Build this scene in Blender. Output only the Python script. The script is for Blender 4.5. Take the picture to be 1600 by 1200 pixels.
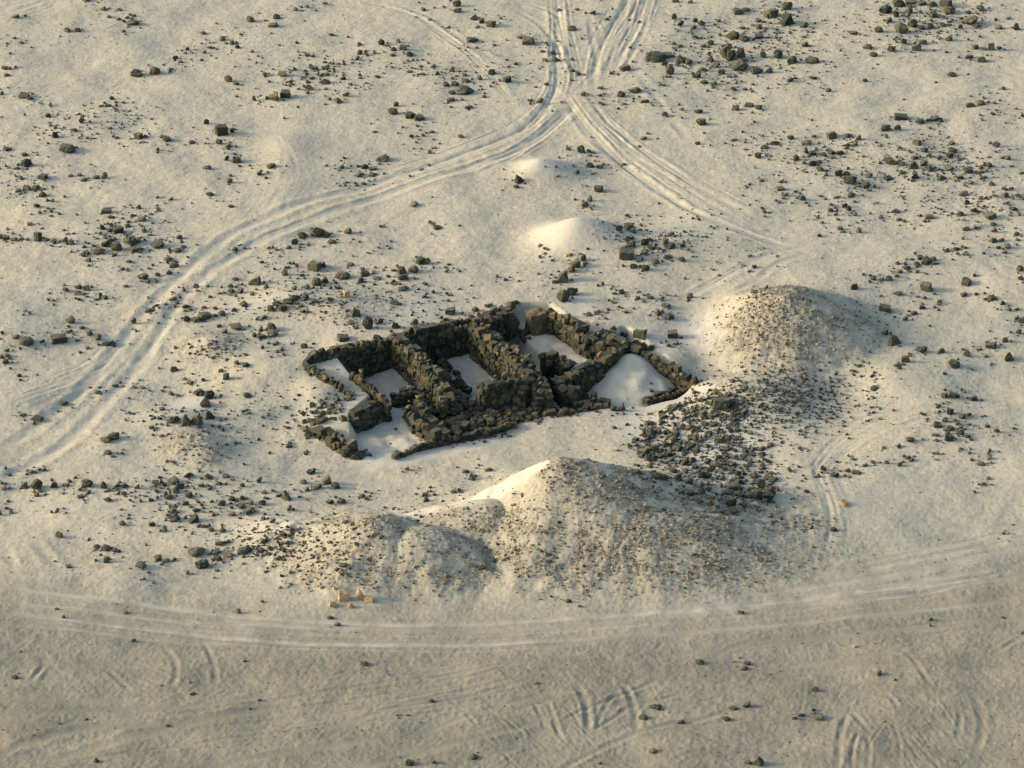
import bpy, bmesh, math, random
import numpy as np
from mathutils import Vector, Matrix, noise as mnoise

for o in list(bpy.data.objects):
    bpy.data.objects.remove(o)
S = bpy.context.scene
COL = S.collection
R = random.Random(11)
RNG = np.random.default_rng(7)

# ------------------------------------------------------------------ camera
DEP = math.radians(27.0)
DIST = 150.0
FPX = 6311.0                      # focal length in photo pixels (1600 wide)
cd = bpy.data.cameras.new("camera")
cam = bpy.data.objects.new("camera", cd)
COL.objects.link(cam)
CP = np.array([0.0, -DIST * math.cos(DEP), DIST * math.sin(DEP)])
cam.location = CP
cam.rotation_euler = (math.pi / 2 - DEP, 0, 0)
cd.sensor_width = 36.0
cd.lens = 36.0 * FPX / 1600.0
cd.clip_start = 1.0
cd.clip_end = 20000.0
S.camera = cam

# ------------------------------------------------------------------ sky, sun, exposure
SUN_EL = 18.0
SUN_AZ = 180.0                    # degrees, anticlockwise from +X: the sun stands left of the view
w = bpy.data.worlds.new("World")
S.world = w
w.use_nodes = True
nt = w.node_tree
bg = nt.nodes["Background"]
sky = nt.nodes.new("ShaderNodeTexSky")
sky.sky_type = 'NISHITA'
sky.sun_disc = False
sky.sun_elevation = math.radians(SUN_EL)
sky.sun_rotation = math.radians(90.0 - SUN_AZ)
sky.air_density = 0.8
sky.dust_density = 3.0
sky.ozone_density = 0.35
tn = nt.nodes.new("ShaderNodeMix"); tn.data_type = 'RGBA'; tn.blend_type = 'MULTIPLY'
tn.inputs[0].default_value = 1.0; tn.inputs[7].default_value = (0.91, 1.0, 0.95, 1)   # hazy, slightly green evening sky
nt.links.new(sky.outputs[0], tn.inputs[6]); nt.links.new(tn.outputs[2], bg.inputs[0])
bg.inputs[1].default_value = 0.15
sl = bpy.data.lights.new("sun", 'SUN')
sl.energy = 1.7
sl.angle = math.radians(6.0)
sl.color = (1.0, 0.80, 0.55)
sun = bpy.data.objects.new("sun", sl)
COL.objects.link(sun)
sd = Vector((math.cos(math.radians(SUN_AZ)) * math.cos(math.radians(SUN_EL)),
             math.sin(math.radians(SUN_AZ)) * math.cos(math.radians(SUN_EL)),
             math.sin(math.radians(SUN_EL))))
sun.rotation_euler = sd.to_track_quat('Z', 'Y').to_euler()
sun.location = (-60, 0, 40)
S.view_settings.view_transform = 'Standard'
S.view_settings.look = 'None'
S.view_settings.exposure = 1.12
S.view_settings.gamma = 1.0

# ------------------------------------------------------------------ photo pixel <-> place
FW = np.array([0, math.cos(DEP), -math.sin(DEP)])
UP = np.array([0, math.sin(DEP), math.cos(DEP)])

def rays(px, py):
    px = np.atleast_1d(np.asarray(px, float)); py = np.atleast_1d(np.asarray(py, float))
    d = FW[None] * FPX + np.array([1.0, 0, 0])[None] * (px - 800)[:, None] + UP[None] * (600 - py)[:, None]
    return d / np.linalg.norm(d, axis=1)[:, None]

def G(px, py, z=0.0):
    d = rays(px, py)[0]
    t = (z - CP[2]) / d[2]
    p = CP + d * t
    return np.array([p[0], p[1], z])

def scale_at(p):                   # photo pixels per metre at a place
    return FPX / np.dot(np.asarray(p) - CP, FW)

# ------------------------------------------------------------------ the ground's height field
XF0, XF1, DX = -26.0, 26.0, 0.045
YF0, YF1, DY = -29.5, 42.0, 0.062
xf = np.arange(XF0, XF1, DX); yf = np.arange(YF0, YF1, DY)
def tail(step, far):
    a = []; s = step; t = 0
    while t < far:
        s *= 1.22; t += s; a.append(t)
    return np.array(a)
tx = tail(DX, 6000); ty = tail(DY, 6000)
XA = np.concatenate([xf[0] - tx[::-1], xf, xf[-1] + tx])
YA = np.concatenate([yf[0] - ty[::-1], yf, yf[-1] + ty])
nX, nY = len(XA), len(YA)
ox, oy = len(tx), len(ty)
X, Y = np.meshgrid(XA, YA)         # [row y, col x]

def sstep(a, b, v):
    t = np.clip((v - a) / (b - a), 0, 1)
    return t * t * (3 - 2 * t)

def fnoise(l0, l1, seed):          # band limited noise on the fine part of the sheet
    ny, nx = len(yf), len(xf)
    g = np.random.default_rng(seed).standard_normal((ny, nx))
    F = np.fft.rfft2(g)
    ky = np.fft.fftfreq(ny, DY)[:, None]; kx = np.fft.rfftfreq(nx, DX)[None]
    k = np.sqrt(kx * kx + ky * ky) + 1e-9
    m = np.exp(-(k * l0) ** 2 * 0.7) * (1 - np.exp(-(k * l1) ** 2 * 0.7)) / k ** 0.6
    o = np.fft.irfft2(F * m, s=(ny, nx))
    o /= o.std()
    full = np.pad(o, ((oy, oy), (ox, ox)), mode='edge')
    fx = np.clip(1 - (np.abs(X) - 24.5) / 1.5, 0, 1)
    fy = np.clip((Y - (YF0 + 0.2)) / 1.0, 0, 1) * np.clip((YF1 - 0.2 - Y) / 1.0, 0, 1)
    return full * fx * fy

CTRL = [(560,735,-1.2),(610,724,-1.2),(700,702,-1.2),(800,676,-1.2),(900,658,-1.2),(1005,645,-1.2),(1060,628,-1.2),(480,722,-1.2),(430,705,-1.1),
        (700,760,-1.2),(900,720,-1.2),(1100,680,-1.15),(0,800,-1.15),(400,900,-1.2),(800,900,-1.2),(1200,900,-1.2),(1600,850,-1.2),(1300,650,-.9),(1600,650,-.8),
        (480,545,-.1),(540,535,0),(620,515,0),(740,485,0),(800,470,0),(850,466,0),(920,500,0),(985,528,-.1),(1040,553,-.35),(1112,592,-.8),(1150,545,-.35),(1200,480,0),
        (440,560,-.05),(440,620,-.45),(500,602,-.25),(540,626,-.5),(450,660,-.85),(0,500,0),(200,400,0),(400,350,0),(800,300,0),(1200,300,0),(1600,400,0),
        (1400,550,-.3),(0,600,-.4),(200,640,-.65),(0,0,0),(800,0,0),(1600,0,0),(0,1200,-1.2),(800,1200,-1.2),(1600,1200,-1.2),(400,1050,-1.2),(1200,1050,-1.2),
        (300,700,-.95),(0,700,-.95),(400,450,0),(640,440,0),(960,440,0),(1300,420,0),(600,150,0),(1000,150,0),(250,200,0),(1400,200,0)]
CXY = [(*G(a, b, c)[:2], c) for a, b, c in CTRL]
def base(x, y):
    num = 0.0; den = 0.0
    for a, b, c in CXY:
        wgt = ((x - a) ** 2 + (y - b) ** 2 + 0.35) ** -1.7
        num = num + wgt * c; den = den + wgt
    return num / den
H = base(X, Y)
broad = fnoise(3.0, 14.0, 1)
mid = fnoise(0.7, 2.6, 2)
H += 0.032 * broad

def gz(px, py):                    # z of the smooth base under a photo pixel
    z = 0.0
    for _ in range(14):
        p = G(px, py, z)
        z = .5 * z + .5 * float(base(p[0], p[1]))
    return z

STONY = np.zeros_like(H); DRIFT = np.zeros_like(H); ROAD = np.zeros_like(H); SMOOTH = np.zeros_like(H)

def mound(px, py, h, rl, rr, rf, rb, k=6.0, stony=0.0, peak=0.05, wob=0.0, lobes=0.0, dome=False):
    c = G(px, py, gz(px, py))
    dx = X - c[0]; dy = Y - c[1]
    rx = np.where(dx < 0, rl, rr); ry = np.where(dy < 0, rf, rb)
    r0 = np.sqrt((dx / rx) ** 2 + (dy / ry) ** 2)
    r = np.sqrt(r0 ** 2 + peak)
    th = np.arctan2(dy, dx)
    ph = px * .37
    r = r * (1 + np.clip(r0, 0, 1) * (lobes * np.sin(5 * th + ph) + .7 * lobes * np.sin(8 * th + 2.3 * ph) + .5 * lobes * np.sin(13 * th + 1.1 * ph)))
    if wob:
        r = r + .2 * wob * mid * np.clip(r0, 0, 1)
    if dome:
        f = np.log1p(np.exp(np.clip(k * (1 - r * r), -30, 30))) / k
        f0 = math.log1p(math.exp(k * (1 - peak))) / k
    else:
        f = np.log1p(np.exp(np.clip(k * (1 - r), -30, 30))) / k
        f0 = math.log1p(math.exp(k * (1 - math.sqrt(peak)))) / k
    f = np.where(r0 > 2.2, 0, f / f0)
    if stony:
        np.maximum(STONY, stony * sstep(1.25, 0.8, r0 + 0.10 * mid), out=STONY)
    return h * f

MO = np.zeros_like(H)
MO = np.maximum(MO, mound(872, 812, 2.40, 3.7, 8.0, 5.2, 3.2, 6, 1.0, 0.025, 0.10, .025))
MO = np.maximum(MO, mound(1000, 852, 1.30, 3.8, 6.6, 3.5, 3.0, 5, 1.0, 0.08, 0.12, .03))
MO = np.maximum(MO, mound(585, 866, 1.30, 3.6, 3.4, 2.8, 2.6, 5, 1.0, 0.10, 0.16, .03))
MO = np.maximum(MO, mound(660, 878, 1.22, 2.6, 3.4, 2.4, 2.6, 5, 1.0, 0.10, 0.16, .03))
MO = np.maximum(MO, mound(765, 836, 1.25, 4.0, 3.4, 2.8, 2.2, 5, 0.8, 0.10, 0.10))
MO += mound(1238, 513, 1.24, 3.5, 3.6, 2.9, 2.9, 5, 1.0, 0.02, 0.10, .02, True)
MO += mound(900, 376, 0.90, 2.0, 2.6, 2.0, 1.8, 6, 0.0, 0.06)
MO += mound(1040, 388, 0.40, 3.0, 5.0, 2.6, 2.2, 5, 0.0, 0.1, 0.05)
MO += mound(845, 268, 0.56, 1.3, 1.9, 1.4, 1.3, 6, 0.0, 0.06)
MO += mound(330, 542, 0.34, 1.3, 1.4, 1.3, 1.2, 5, 0.9, 0.06, 0.1)
MO += mound(292, 664, 0.30, 1.6, 1.3, 1.8, 1.4, 5, 0.0, 0.06, 0.1)
MO += mound(318, 700, 0.30, 1.6, 1.1, 1.8, 1.4, 5, 0.8, 0.06, 0.1)
MO += mound(520, 480, 0.36, 2.6, 3.0, 1.7, 1.7, 5, 0.3, 0.1, 0.1)
MO += mound(450, 470, 0.22, 2.2, 2.0, 1.2, 1.2, 5, 0.0, 0.1, 0.1)
MO += mound(1130, 650, 0.45, 3.2, 4.6, 2.8, 2.4, 5, 0.0, 0.15, 0.1)
MO += mound(1190, 610, 0.25, 2.6, 3.0, 1.8, 1.8, 5, 0.5, 0.15, 0.1)
MO += mound(440, 840, 0.30, 2.5, 2.5, 1.6, 1.6, 5, 0.0, 0.15, 0.1)
MO += mound(450, 240, 0.20, 1.2, 1.6, 6.0, 4.0, 4, 0.0, 0.15, 0.1)
H += MO
STONY *= 0.34 + 0.66 * sstep(-0.7, 0.7, 0.7 * mid + 0.5 * broad)
def seg_dist(P, xs, ys):           # distance of grid points to a polyline
    best = np.full(xs.shape, 1e9); along = np.zeros(xs.shape)
    L = 0.0
    for a, b in zip(P[:-1], P[1:]):
        d = b - a; l2 = float(d @ d)
        if l2 < 1e-9: continue
        t = np.clip(((xs - a[0]) * d[0] + (ys - a[1]) * d[1]) / l2, 0, 1)
        q = np.hypot(xs - a[0] - t * d[0], ys - a[1] - t * d[1])
        m = q < best
        best[m] = q[m]; along[m] = L + t[m] * math.sqrt(l2)
        L += math.sqrt(l2)
    return best, along, L

def smooth_line(pts, n=5):         # Catmull-Rom through the points
    P = [np.asarray(p, float)[:2] for p in pts]
    if len(P) < 3: return P
    Q = [2 * P[0] - P[1]] + P + [2 * P[-1] - P[-2]]
    out = []
    for i in range(1, len(Q) - 2):
        for j in range(n):
            t = j / n
            p0, p1, p2, p3 = Q[i - 1], Q[i], Q[i + 1], Q[i + 2]
            out.append(0.5 * (2 * p1 + (p2 - p0) * t + (2 * p0 - 5 * p1 + 4 * p2 - p3) * t * t + (3 * p1 - p0 - 3 * p2 + p3) * t ** 3))
    out.append(P[-1])
    return out

def window(P, pad):
    P = np.array(P)
    i0 = np.searchsorted(XA, P[:, 0].min() - pad); i1 = np.searchsorted(XA, P[:, 0].max() + pad)
    j0 = np.searchsorted(YA, P[:, 1].min() - pad); j1 = np.searchsorted(YA, P[:, 1].max() + pad)
    return slice(j0, j1), slice(i0, i1)

def rut(pts, w=0.14, depth=0.05, berm=0.55, bright=0.0, fade=1.5, smooth=0.8, dscale=.46):
    P = smooth_line([G(x, y, gz(x, y)) for x, y in pts])
    depth = depth * (.44 if min(q[1] for q in pts) < 900 else dscale)
    sl_ = window(P, w * 5)
    d, al, L = seg_dist(P, X[sl_], Y[sl_])
    e = np.clip(al / fade, 0.15, 1) * np.clip((L - al) / fade, 0.15, 1)
    e = e * (0.75 + 0.25 * np.clip(mid[sl_], -1.5, 1.5))
    H[sl_] += e * depth * (-np.exp(-(d / w) ** 2) + berm * np.exp(-((d - 1.75 * w) / (0.75 * w)) ** 2))
    SMOOTH[sl_] = np.maximum(SMOOTH[sl_], smooth * np.exp(-(d / (w * 1.3)) ** 2))
    if bright:
        DRIFT[sl_] = np.maximum(DRIFT[sl_], bright * e * np.exp(-(d / (w * 0.9)) ** 2))

# the two wheel ruts of the long track from lower left to the fork
TA = [(0,706),(60,665),(120,620),(165,570),(200,525),(235,480),(300,415),(360,368),(440,331),(540,300),(620,275),(700,250),(780,220),(830,193),(860,160),(872,120),(868,85),(872,50),(868,0)]
TB = [(-30,765),(40,730),(110,685),(170,625),(215,575),(255,512),(275,480),(310,442),(370,396),(430,366),(520,332),(600,305),(700,272),(790,245),(840,215),(880,183),(905,160)]
rut(TA, 0.22, 0.105, 0.6, 0.3); rut(TB, 0.22, 0.105, 0.6, 0.3)
tr = random.Random(3)
def strands(pts, n, spread_px, w=.06, depth=.03, lo=0.0, hi=1.0):   # thin overlapping tyre lines beside a rut
    for _ in range(n):
        a = int(tr.uniform(lo, .55) * len(pts)); b = min(len(pts), a + max(3, int(tr.uniform(.35, hi) * len(pts))))
        if b - a < 3: a = max(0, b - 3)
        ox_, oy_ = tr.gauss(0, spread_px), tr.gauss(0, spread_px * .6)
        tl = tr.gauss(0, spread_px * .5)
        rut([(x + ox_ + tl * k / max(1, b - a), y + oy_) for k, (x, y) in enumerate(pts[a:b])], w * tr.uniform(.8, 1.3), depth * tr.uniform(.6, 1.4), .8, fade=2.5, smooth=.3)
strands(TA, 6, 10, .06, .022, .45); strands(TB, 6, 10, .06, .022, .45)
FORK1 = [(880,150),(905,185),(940,225),(985,265),(1040,305),(1100,340),(1180,372),(1250,392)]
FORK2 = [(915,148),(950,190),(990,225),(1050,268),(1110,305),(1180,340)]
UPA = [(930,150),(928,115),(937,80),(955,45),(975,15),(985,-20)]
UPB = [(885,150),(890,115),(880,80),(872,40),(868,0),(866,-20)]
strands(FORK1, 12, 9); strands(FORK2, 12, 10); strands(UPA, 10, 13); strands(UPB, 10, 9); strands([(958,110),(975,75),(992,45),(1003,15),(1012,-20)], 10, 8)
strands([(800,14),(835,32),(855,52),(868,78),(875,110)], 6, 9); strands([(560,0),(640,22),(680,45),(720,75),(760,110),(800,160)], 8, 12, depth=.022)
strands([(430,215),(452,250),(450,285),(430,320),(400,350)], 7, 14, .09, .025)
strands([(1060,470),(1110,445),(1150,425),(1195,405),(1260,388),(1340,385)], 9, 9)
strands([(1600,610),(1480,632),(1390,652),(1330,678),(1290,705),(1275,735),(1290,775),(1300,820),(1290,870)], 10, 14, .07, .018)
strands([(0,640),(80,607),(160,575),(200,540)], 8, 12)
strands([(830,1150),(880,1120),(940,1095),(1000,1075),(1060,1060)], 26, 55, .05, .03); strands([(900,1060),(915,1100),(925,1140),(930,1190)], 12, 45, .05, .028)
strands([(800,1060),(860,1110),(900,1160),(930,1210)], 20, 60, .05, .03); strands([(1310,1200),(1330,1150),(1350,1110),(1360,1070)], 14, 45, .05, .028)
strands([(1400,1080),(1440,1120),(1480,1170),(1500,1210)], 22, 60, .05, .03); strands([(1250,1040),(1350,1030),(1450,1040),(1550,1020)], 20, 30, .05, .03)
strands([(150,1020),(200,1040),(250,1070),(300,1080)], 12, 30, .05, .035); strands([(420,1130),(560,1110),(700,1090),(820,1060)], 12, 40, .06, .03)
strands([(0,1180),(200,1150),(400,1120),(600,1090),(800,1060)], 10, 35, .08, .035); strands([(1000,1200),(1100,1170),(1250,1150),(1400,1140)], 8, 40, .06, .03)
rut([(90,640),(150,600),(190,560),(225,530)], 0.12, 0.04)
rut([(195,590),(245,530),(262,505)], 0.10, 0.035)
for dy_, dp in ((-12, .035), (10, .04), (26, .03)):
    rut([(700,262+dy_),(780,232+dy_),(830,208+dy_),(870,178+dy_)], 0.10, dp)
rut([(0,640),(80,607),(160,575)], 0.12, 0.03); rut([(0,655),(60,635),(140,598)], 0.10, 0.025)
rut([(110,575),(165,545),(180,535)], 0.10, 0.025)
# from the fork down to the right
rut([(880,150),(905,185),(940,225),(985,265),(1040,305),(1100,340),(1180,372),(1250,392)], 0.18, 0.08)
rut([(915,148),(950,190),(990,225),(1050,268),(1110,305),(1180,340)], 0.15, 0.055)
rut([(955,190),(985,222),(1030,250),(1090,290)], 0.11, 0.04)
rut([(925,165),(965,215),(1000,250),(1050,285)], 0.10, 0.035)
rut([(890,175),(920,215),(960,250)], 0.10, 0.045)
rut([(975,95),(1000,120),(1025,155),(1060,200),(1085,235)], 0.16, 0.04)
# up from the fork
rut([(930,150),(928,115),(937,80),(955,45),(975,15),(985,-20)], 0.16, 0.08)
rut([(958,110),(975,75),(992,45),(1003,15),(1012,-20)], 0.15, 0.085, bright=.2)
rut([(965,120),(985,90),(1003,55),(1012,20),(1020,-20)], 0.11, 0.05)
rut([(945,115),(958,85),(980,50),(990,15),(998,-20)], 0.11, 0.055)
rut([(905,140),(930,100),(925,60),(920,20)], 0.12, 0.045)
rut([(800,14),(835,32),(855,52),(868,78)], 0.12, 0.055); rut([(780,0),(830,8),(868,22),(885,48)], 0.12, 0.05)
rut([(850,45),(868,68),(880,88)], 0.10, 0.05); rut([(918,25),(935,45),(942,58)], 0.10, 0.05)
rut([(560,0),(640,22),(680,45),(720,75),(760,110),(800,160)], 0.15, 0.04); rut([(600,0),(680,30),(720,60),(790,105)], 0.13, 0.035)
rut([(0,25),(50,8),(90,-5)], 0.14, 0.05); rut([(0,12),(40,2),(60,-8)], 0.12, 0.05); rut([(0,40),(60,18),(110,0)], 0.10, 0.03)
# past the round mound
rut([(1060,470),(1110,445),(1150,425),(1195,405),(1260,388),(1340,385)], 0.17, 0.06, bright=.25)
rut([(1130,470),(1180,440),(1215,415),(1270,398)], 0.14, 0.05)
rut([(1350,395),(1450,370),(1600,350)], 0.2, 0.02); rut([(1210,200),(1350,170),(1500,135),(1610,112)], 0.22, 0.03)
# lower right loop
rut([(1600,610),(1480,632),(1390,652),(1330,678),(1290,705),(1275,735),(1290,775),(1300,820),(1290,870)], 0.18, 0.03)
rut([(1560,650),(1440,660),(1360,680),(1318,705),(1310,740),(1325,785),(1335,840)], 0.17, 0.028)
rut([(1400,640),(1340,660),(1300,685)], 0.12, 0.04); rut([(1245,780),(1258,810),(1262,850),(1255,890)], 0.14, 0.035)
rut([(1260,775),(1275,810),(1278,850)], 0.12, 0.03)
# scuffs and skid marks left and in the foreground
rut([(48,835),(70,865),(98,898)], 0.18, 0.06); rut([(0,850),(20,880),(30,905)], 0.16, 0.05)
for A, wd, dp in (
    ([(250,1005),(272,1030),(275,1055),(265,1078)], .16, .07), ([(318,1003),(332,1030),(336,1055),(334,1078)], .15, .07),
    ([(45,1066),(60,1048),(75,1028)], .16, .09), ([(62,1066),(75,1050),(82,1038)], .13, .06),
    ([(900,1070),(914,1095),(918,1120),(918,1148)], .18, .11), ([(970,1068),(985,1088),(993,1115),(994,1142)], .18, .11),
    ([(850,1080),(862,1115),(876,1155)], .13, .06), ([(1000,1142),(955,1162),(900,1190),(870,1210)], .20, .09),
    ([(998,1143),(1050,1130),(1090,1125),(1140,1110),(1170,1100)], .18, .07), ([(925,1105),(960,1090),(1010,1070),(1030,1060)], .14, .07),
    ([(920,1145),(960,1120),(990,1100),(1070,1085)], .14, .07), ([(870,1130),(910,1110),(950,1095)], .12, .06),
    ([(800,1110),(860,1095),(925,1085)], .13, .05), ([(830,1090),(845,1120),(855,1150)], .12, .05),
    ([(930,1140),(945,1105),(965,1080)], .12, .06), ([(985,1130),(1005,1100),(1020,1088)], .12, .06),
    ([(1308,1205),(1313,1150),(1324,1110)], .18, .08), ([(1326,1104),(1345,1128),(1362,1150)], .14, .06),
    ([(1330,1205),(1333,1165),(1345,1145)], .14, .07), ([(1355,1205),(1358,1170),(1352,1150)], .12, .06),
    ([(1385,1084),(1398,1098),(1404,1110)], .14, .07), ([(1405,1200),(1405,1160),(1395,1130)], .12, .05),
    ([(1525,1175),(1535,1140),(1530,1105),(1515,1080)], .2, .06), ([(1495,1160),(1500,1125),(1495,1100)], .14, .04),
    ([(1420,1020),(1445,1060),(1470,1085)], .14, .05), ([(1555,1018),(1580,1003),(1600,992)], .15, .07),
    ([(1090,1040),(1150,1010),(1200,1000)], .16, .03),
    ([(0,1178),(60,1155),(130,1138),(190,1134),(260,1134)], .30, .11), ([(80,1190),(170,1162),(260,1138),(330,1122),(420,1105)], .34, .07),
    ([(0,1130),(60,1132),(120,1134)], .2, .05), ([(300,1205),(420,1180),(560,1160)], .25, .05),
    ([(560,1200),(680,1172),(800,1140),(860,1120)], .25, .05), ([(540,1130),(640,1100),(720,1090)], .22, .04),
    ([(0,1095),(90,1098),(200,1094)], .25, .04), ([(640,1150),(760,1110),(860,1080)], .16, .04),
    ([(0,1120),(120,1110),(300,1105),(420,1085)], .25, .04), ([(160,1040),(185,1060),(205,1080)], .14, .05),
    ([(205,1045),(180,1040),(130,1030)], .14, .04)):
    rut(A, wd * .6, dp * .72, 0.7, fade=.6)
# the dirt road: many long shallow lines
for A, wd, dp, br in (
    ([(-20,916),(100,930),(220,945),(400,967),(560,975),(700,976),(860,970),(1000,960),(1120,950),(1250,934),(1400,914),(1610,880)], .16, .045, .55),
    ([(-20,938),(90,950),(240,967),(400,978),(520,982),(650,978)], .14, .04, .45),
    ([(-20,955),(120,970),(250,985),(400,1002),(560,1008),(700,1008),(850,1003),(970,995)], .18, .05, .65),
    ([(-20,975),(100,982),(210,996),(300,1004),(420,1010)], .12, .03, .35),
    ([(200,960),(330,972),(480,977)], .12, .03, .4),
    ([(980,963),(1120,955),(1200,945),(1330,928),(1470,912),(1610,900)], .2, .035, .5),
    ([(900,1000),(1050,990),(1200,980),(1350,962),(1500,948),(1610,930)], .18, .03, .3),
    ([(1200,950),(1320,940),(1450,925),(1610,895)], .16, .03, .4),
    ([(1150,935),(1280,918),(1400,898),(1500,880),(1610,850)], .2, .04, .35),
    ([(1230,905),(1330,893),(1450,872),(1610,838)], .18, .045, .3),
    ([(1250,890),(1350,880),(1450,860),(1600,825)], .14, .03, .2),
    ([(1100,1020),(1250,1000),(1400,985),(1600,960)], .2, .03, .2),
    ([(1200,1045),(1300,1032),(1400,1022)], .14, .035, .2), ([(1200,1055),(1320,1045),(1420,1035)], .12, .03, .2),
    ([(600,985),(800,984),(980,975)], .2, .02, .15), ([(100,960),(300,985),(500,992)], .16, .02, .2)):
    rut(A, wd * .85, dp, 0.3, br * 1.0, fade=3.0, dscale=.55)
    for _ in range(5):
        o1, o2 = tr.gauss(0, 12), tr.gauss(0, 3)
        rut([(x, y + o1 + o2 * k / len(A)) for k, (x, y) in enumerate(A)][tr.randrange(0, max(1, len(A) - 2)):], .06, .025, .5, br * tr.uniform(.15, .5), fade=3.0, smooth=.3, dscale=.6)

# darker trodden gravel of the foreground, following the road's upper edge
EDGE = np.array([G(x, y, -1.2)[:2] for x, y in ((-200,880),(0,897),(200,915),(400,930),(600,935),(850,945),(1050,940),(1230,912),(1400,880),(1600,850),(1800,820))])
ye = np.interp(X, EDGE[:, 0], EDGE[:, 1])
ROAD = sstep(2.6, -4.2, Y - ye + 0.35 * mid + 0.5 * broad)
ROAD = np.maximum(ROAD, 0)
ROAD *= (0.86 + 0.14 * sstep(-1, 1, broad))

# fine pale drift sand
def drift(px, py, rx, ry, s=1.0, rot=0.0, dz=None):
    c = G(px, py, gz(px, py) if dz is None else dz)
    k = scale_at(c)
    ax = rx / k; ay = ry / k / math.sin(DEP)
    dx = X - c[0]; dy = Y - c[1]
    if rot:
        a = math.radians(rot); dx, dy = dx * math.cos(a) + dy * math.sin(a), -dx * math.sin(a) + dy * math.cos(a)
    r = np.sqrt((dx / ax) ** 2 + (dy / ay) ** 2) + 0.06 * mid
    f = s * sstep(1.25, 0.55, r)
    np.maximum(DRIFT, f, out=DRIFT); np.maximum(SMOOTH, f, out=SMOOTH)
    np.multiply(STONY, 1 - np.clip(f, 0, 1) * 0.9, out=STONY)
drift(845, 262, 46, 20, .6); drift(880, 372, 55, 34, .55); drift(600, 718, 60, 12, .9); drift(690, 707, 130, 9, .7, 25)
drift(545, 641, 26, 6, .6); drift(985, 640, 70, 9, .8); drift(1010, 668, 55, 26, .5); drift(1070, 628, 60, 9, .7, 20)
drift(1085, 520, 40, 30, .6); drift(1010, 530, 50, 22, .5); drift(640, 485, 55, 30, .35); drift(295, 635, 34, 12, .9)
drift(445, 835, 50, 14, .5); drift(1080, 360, 80, 25, .3); drift(1110, 760, 60, 20, .3); drift(395, 480, 90, 8, .4, 15)
drift(900, 475, 30, 15, .5); drift(60, 455, 30, 30, .15); drift(1120, 700, 70, 30, .5)
# the bright drift on the left flank of the big mound
P_ = [G(x, y, z)[:2] for x, y, z in ((610,822,-.9),(660,808,-.75),(720,785,-.35),(790,757,.25),(850,733,1.0))]
dd, al_, L_ = seg_dist(P_, X, Y)
rr_ = 0.22 + 0.55 * np.sin(np.clip(al_ / L_, 0, 1) * math.pi) ** 0.8
f_ = sstep(1.6, 0.5, dd / rr_ + .12 * mid)
H += 0.05 * f_
DRIFT = np.maximum(DRIFT, f_ * .6); SMOOTH = np.maximum(SMOOTH, f_); STONY *= 1 - .95 * f_

# rooms of the ruin: floors below the ground behind
def inside_dist(poly, xs, ys):
    P = [np.asarray(p)[:2] for p in poly]; P.append(P[0])
    d, _, _ = seg_dist(P, xs, ys)
    ins = np.zeros(xs.shape, bool)
    for a, b in zip(P[:-1], P[1:]):
        c = ((a[1] > ys) != (b[1] > ys)) & (xs < (b[0] - a[0]) * (ys - a[1]) / (b[1] - a[1] + 1e-12) + a[0])
        ins ^= c
    return np.where(ins, d, -d)
def room(px_poly, z, drop=0.22, corner=None, pale=.55):
    P = [G(x, y, z) for x, y in px_poly]
    s_ = window(P, 1.0)
    d = inside_dist(P, X[s_], Y[s_])
    t = sstep(-drop, 0.04, d)
    zz = np.full(d.shape, z) + 0.02 * mid[s_]
    if corner:
        for cx, cy, cz, hh, rad in corner:
            c = G(cx, cy, cz)
            r = np.hypot(X[s_] - c[0], Y[s_] - c[1]) / rad
            zz += hh * np.clip(1.02 - np.sqrt(r * r + .01), 0, 1)
    H[s_] = H[s_] * (1 - t) + zz * t
    f = pale * sstep(0.0, 0.12, d)
    DRIFT[s_] = np.maximum(DRIFT[s_], f); SMOOTH[s_] = np.maximum(SMOOTH[s_], f); STONY[s_] *= 1 - f
FL = -1.25
room([(612,574),(740,552),(800,540),(850,536),(922,580),(974,586),(985,582),(1082,613),(1055,630),(1005,638),(940,643),(850,653),(760,678),(690,690),(668,690),(640,655),(600,660),(562,628),(590,600)], -1.25, .12, None, .3)
room([(535,600),(615,577),(688,633),(612,648),(565,628)], FL, corner=[(612,585,FL,.22,1.2)])
room([(632,578),(740,555),(832,638),(745,652),(692,634)], FL, corner=[(738,560,FL,.28,1.5)])
room([(803,503),(824,534),(848,552),(872,560),(893,577),(926,562),(918,528),(885,520),(855,500),(830,500)], -0.72, corner=[(840,520,-.7,.15,1.2)])
room([(975,556),(918,604),(945,632),(1005,636),(1062,612)], -1.22, .3, corner=[(985,588,-1.2,1.05,2.1)])
room([(602,636),(556,672),(560,695),(588,716),(615,712),(668,688),(640,645)], -1.2, .3)

# fine relief
fine = fnoise(0.09, 0.28, 3); fine2 = fnoise(0.22, 0.7, 4)
cal = 1 - 0.85 * np.clip(SMOOTH, 0, 1)
H += cal * (0.0033 * fine + 0.0024 * fine2 + 0.003 * mid) + 0.003 * mid
H += ROAD * cal * (0.0012 * fine + 0.0022 * fine2)
H += STONY * (0.005 * fine + 0.008 * fine2 + 0.018 * mid)
far = np.clip((np.hypot(X, Y) - 60) / 400, 0, 1)
H += far * 6.0 * (np.sin(X * 0.004 + 1.3) * np.cos(Y * 0.0031) + 0.4 * np.sin(X * .011 + Y * .007))

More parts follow.
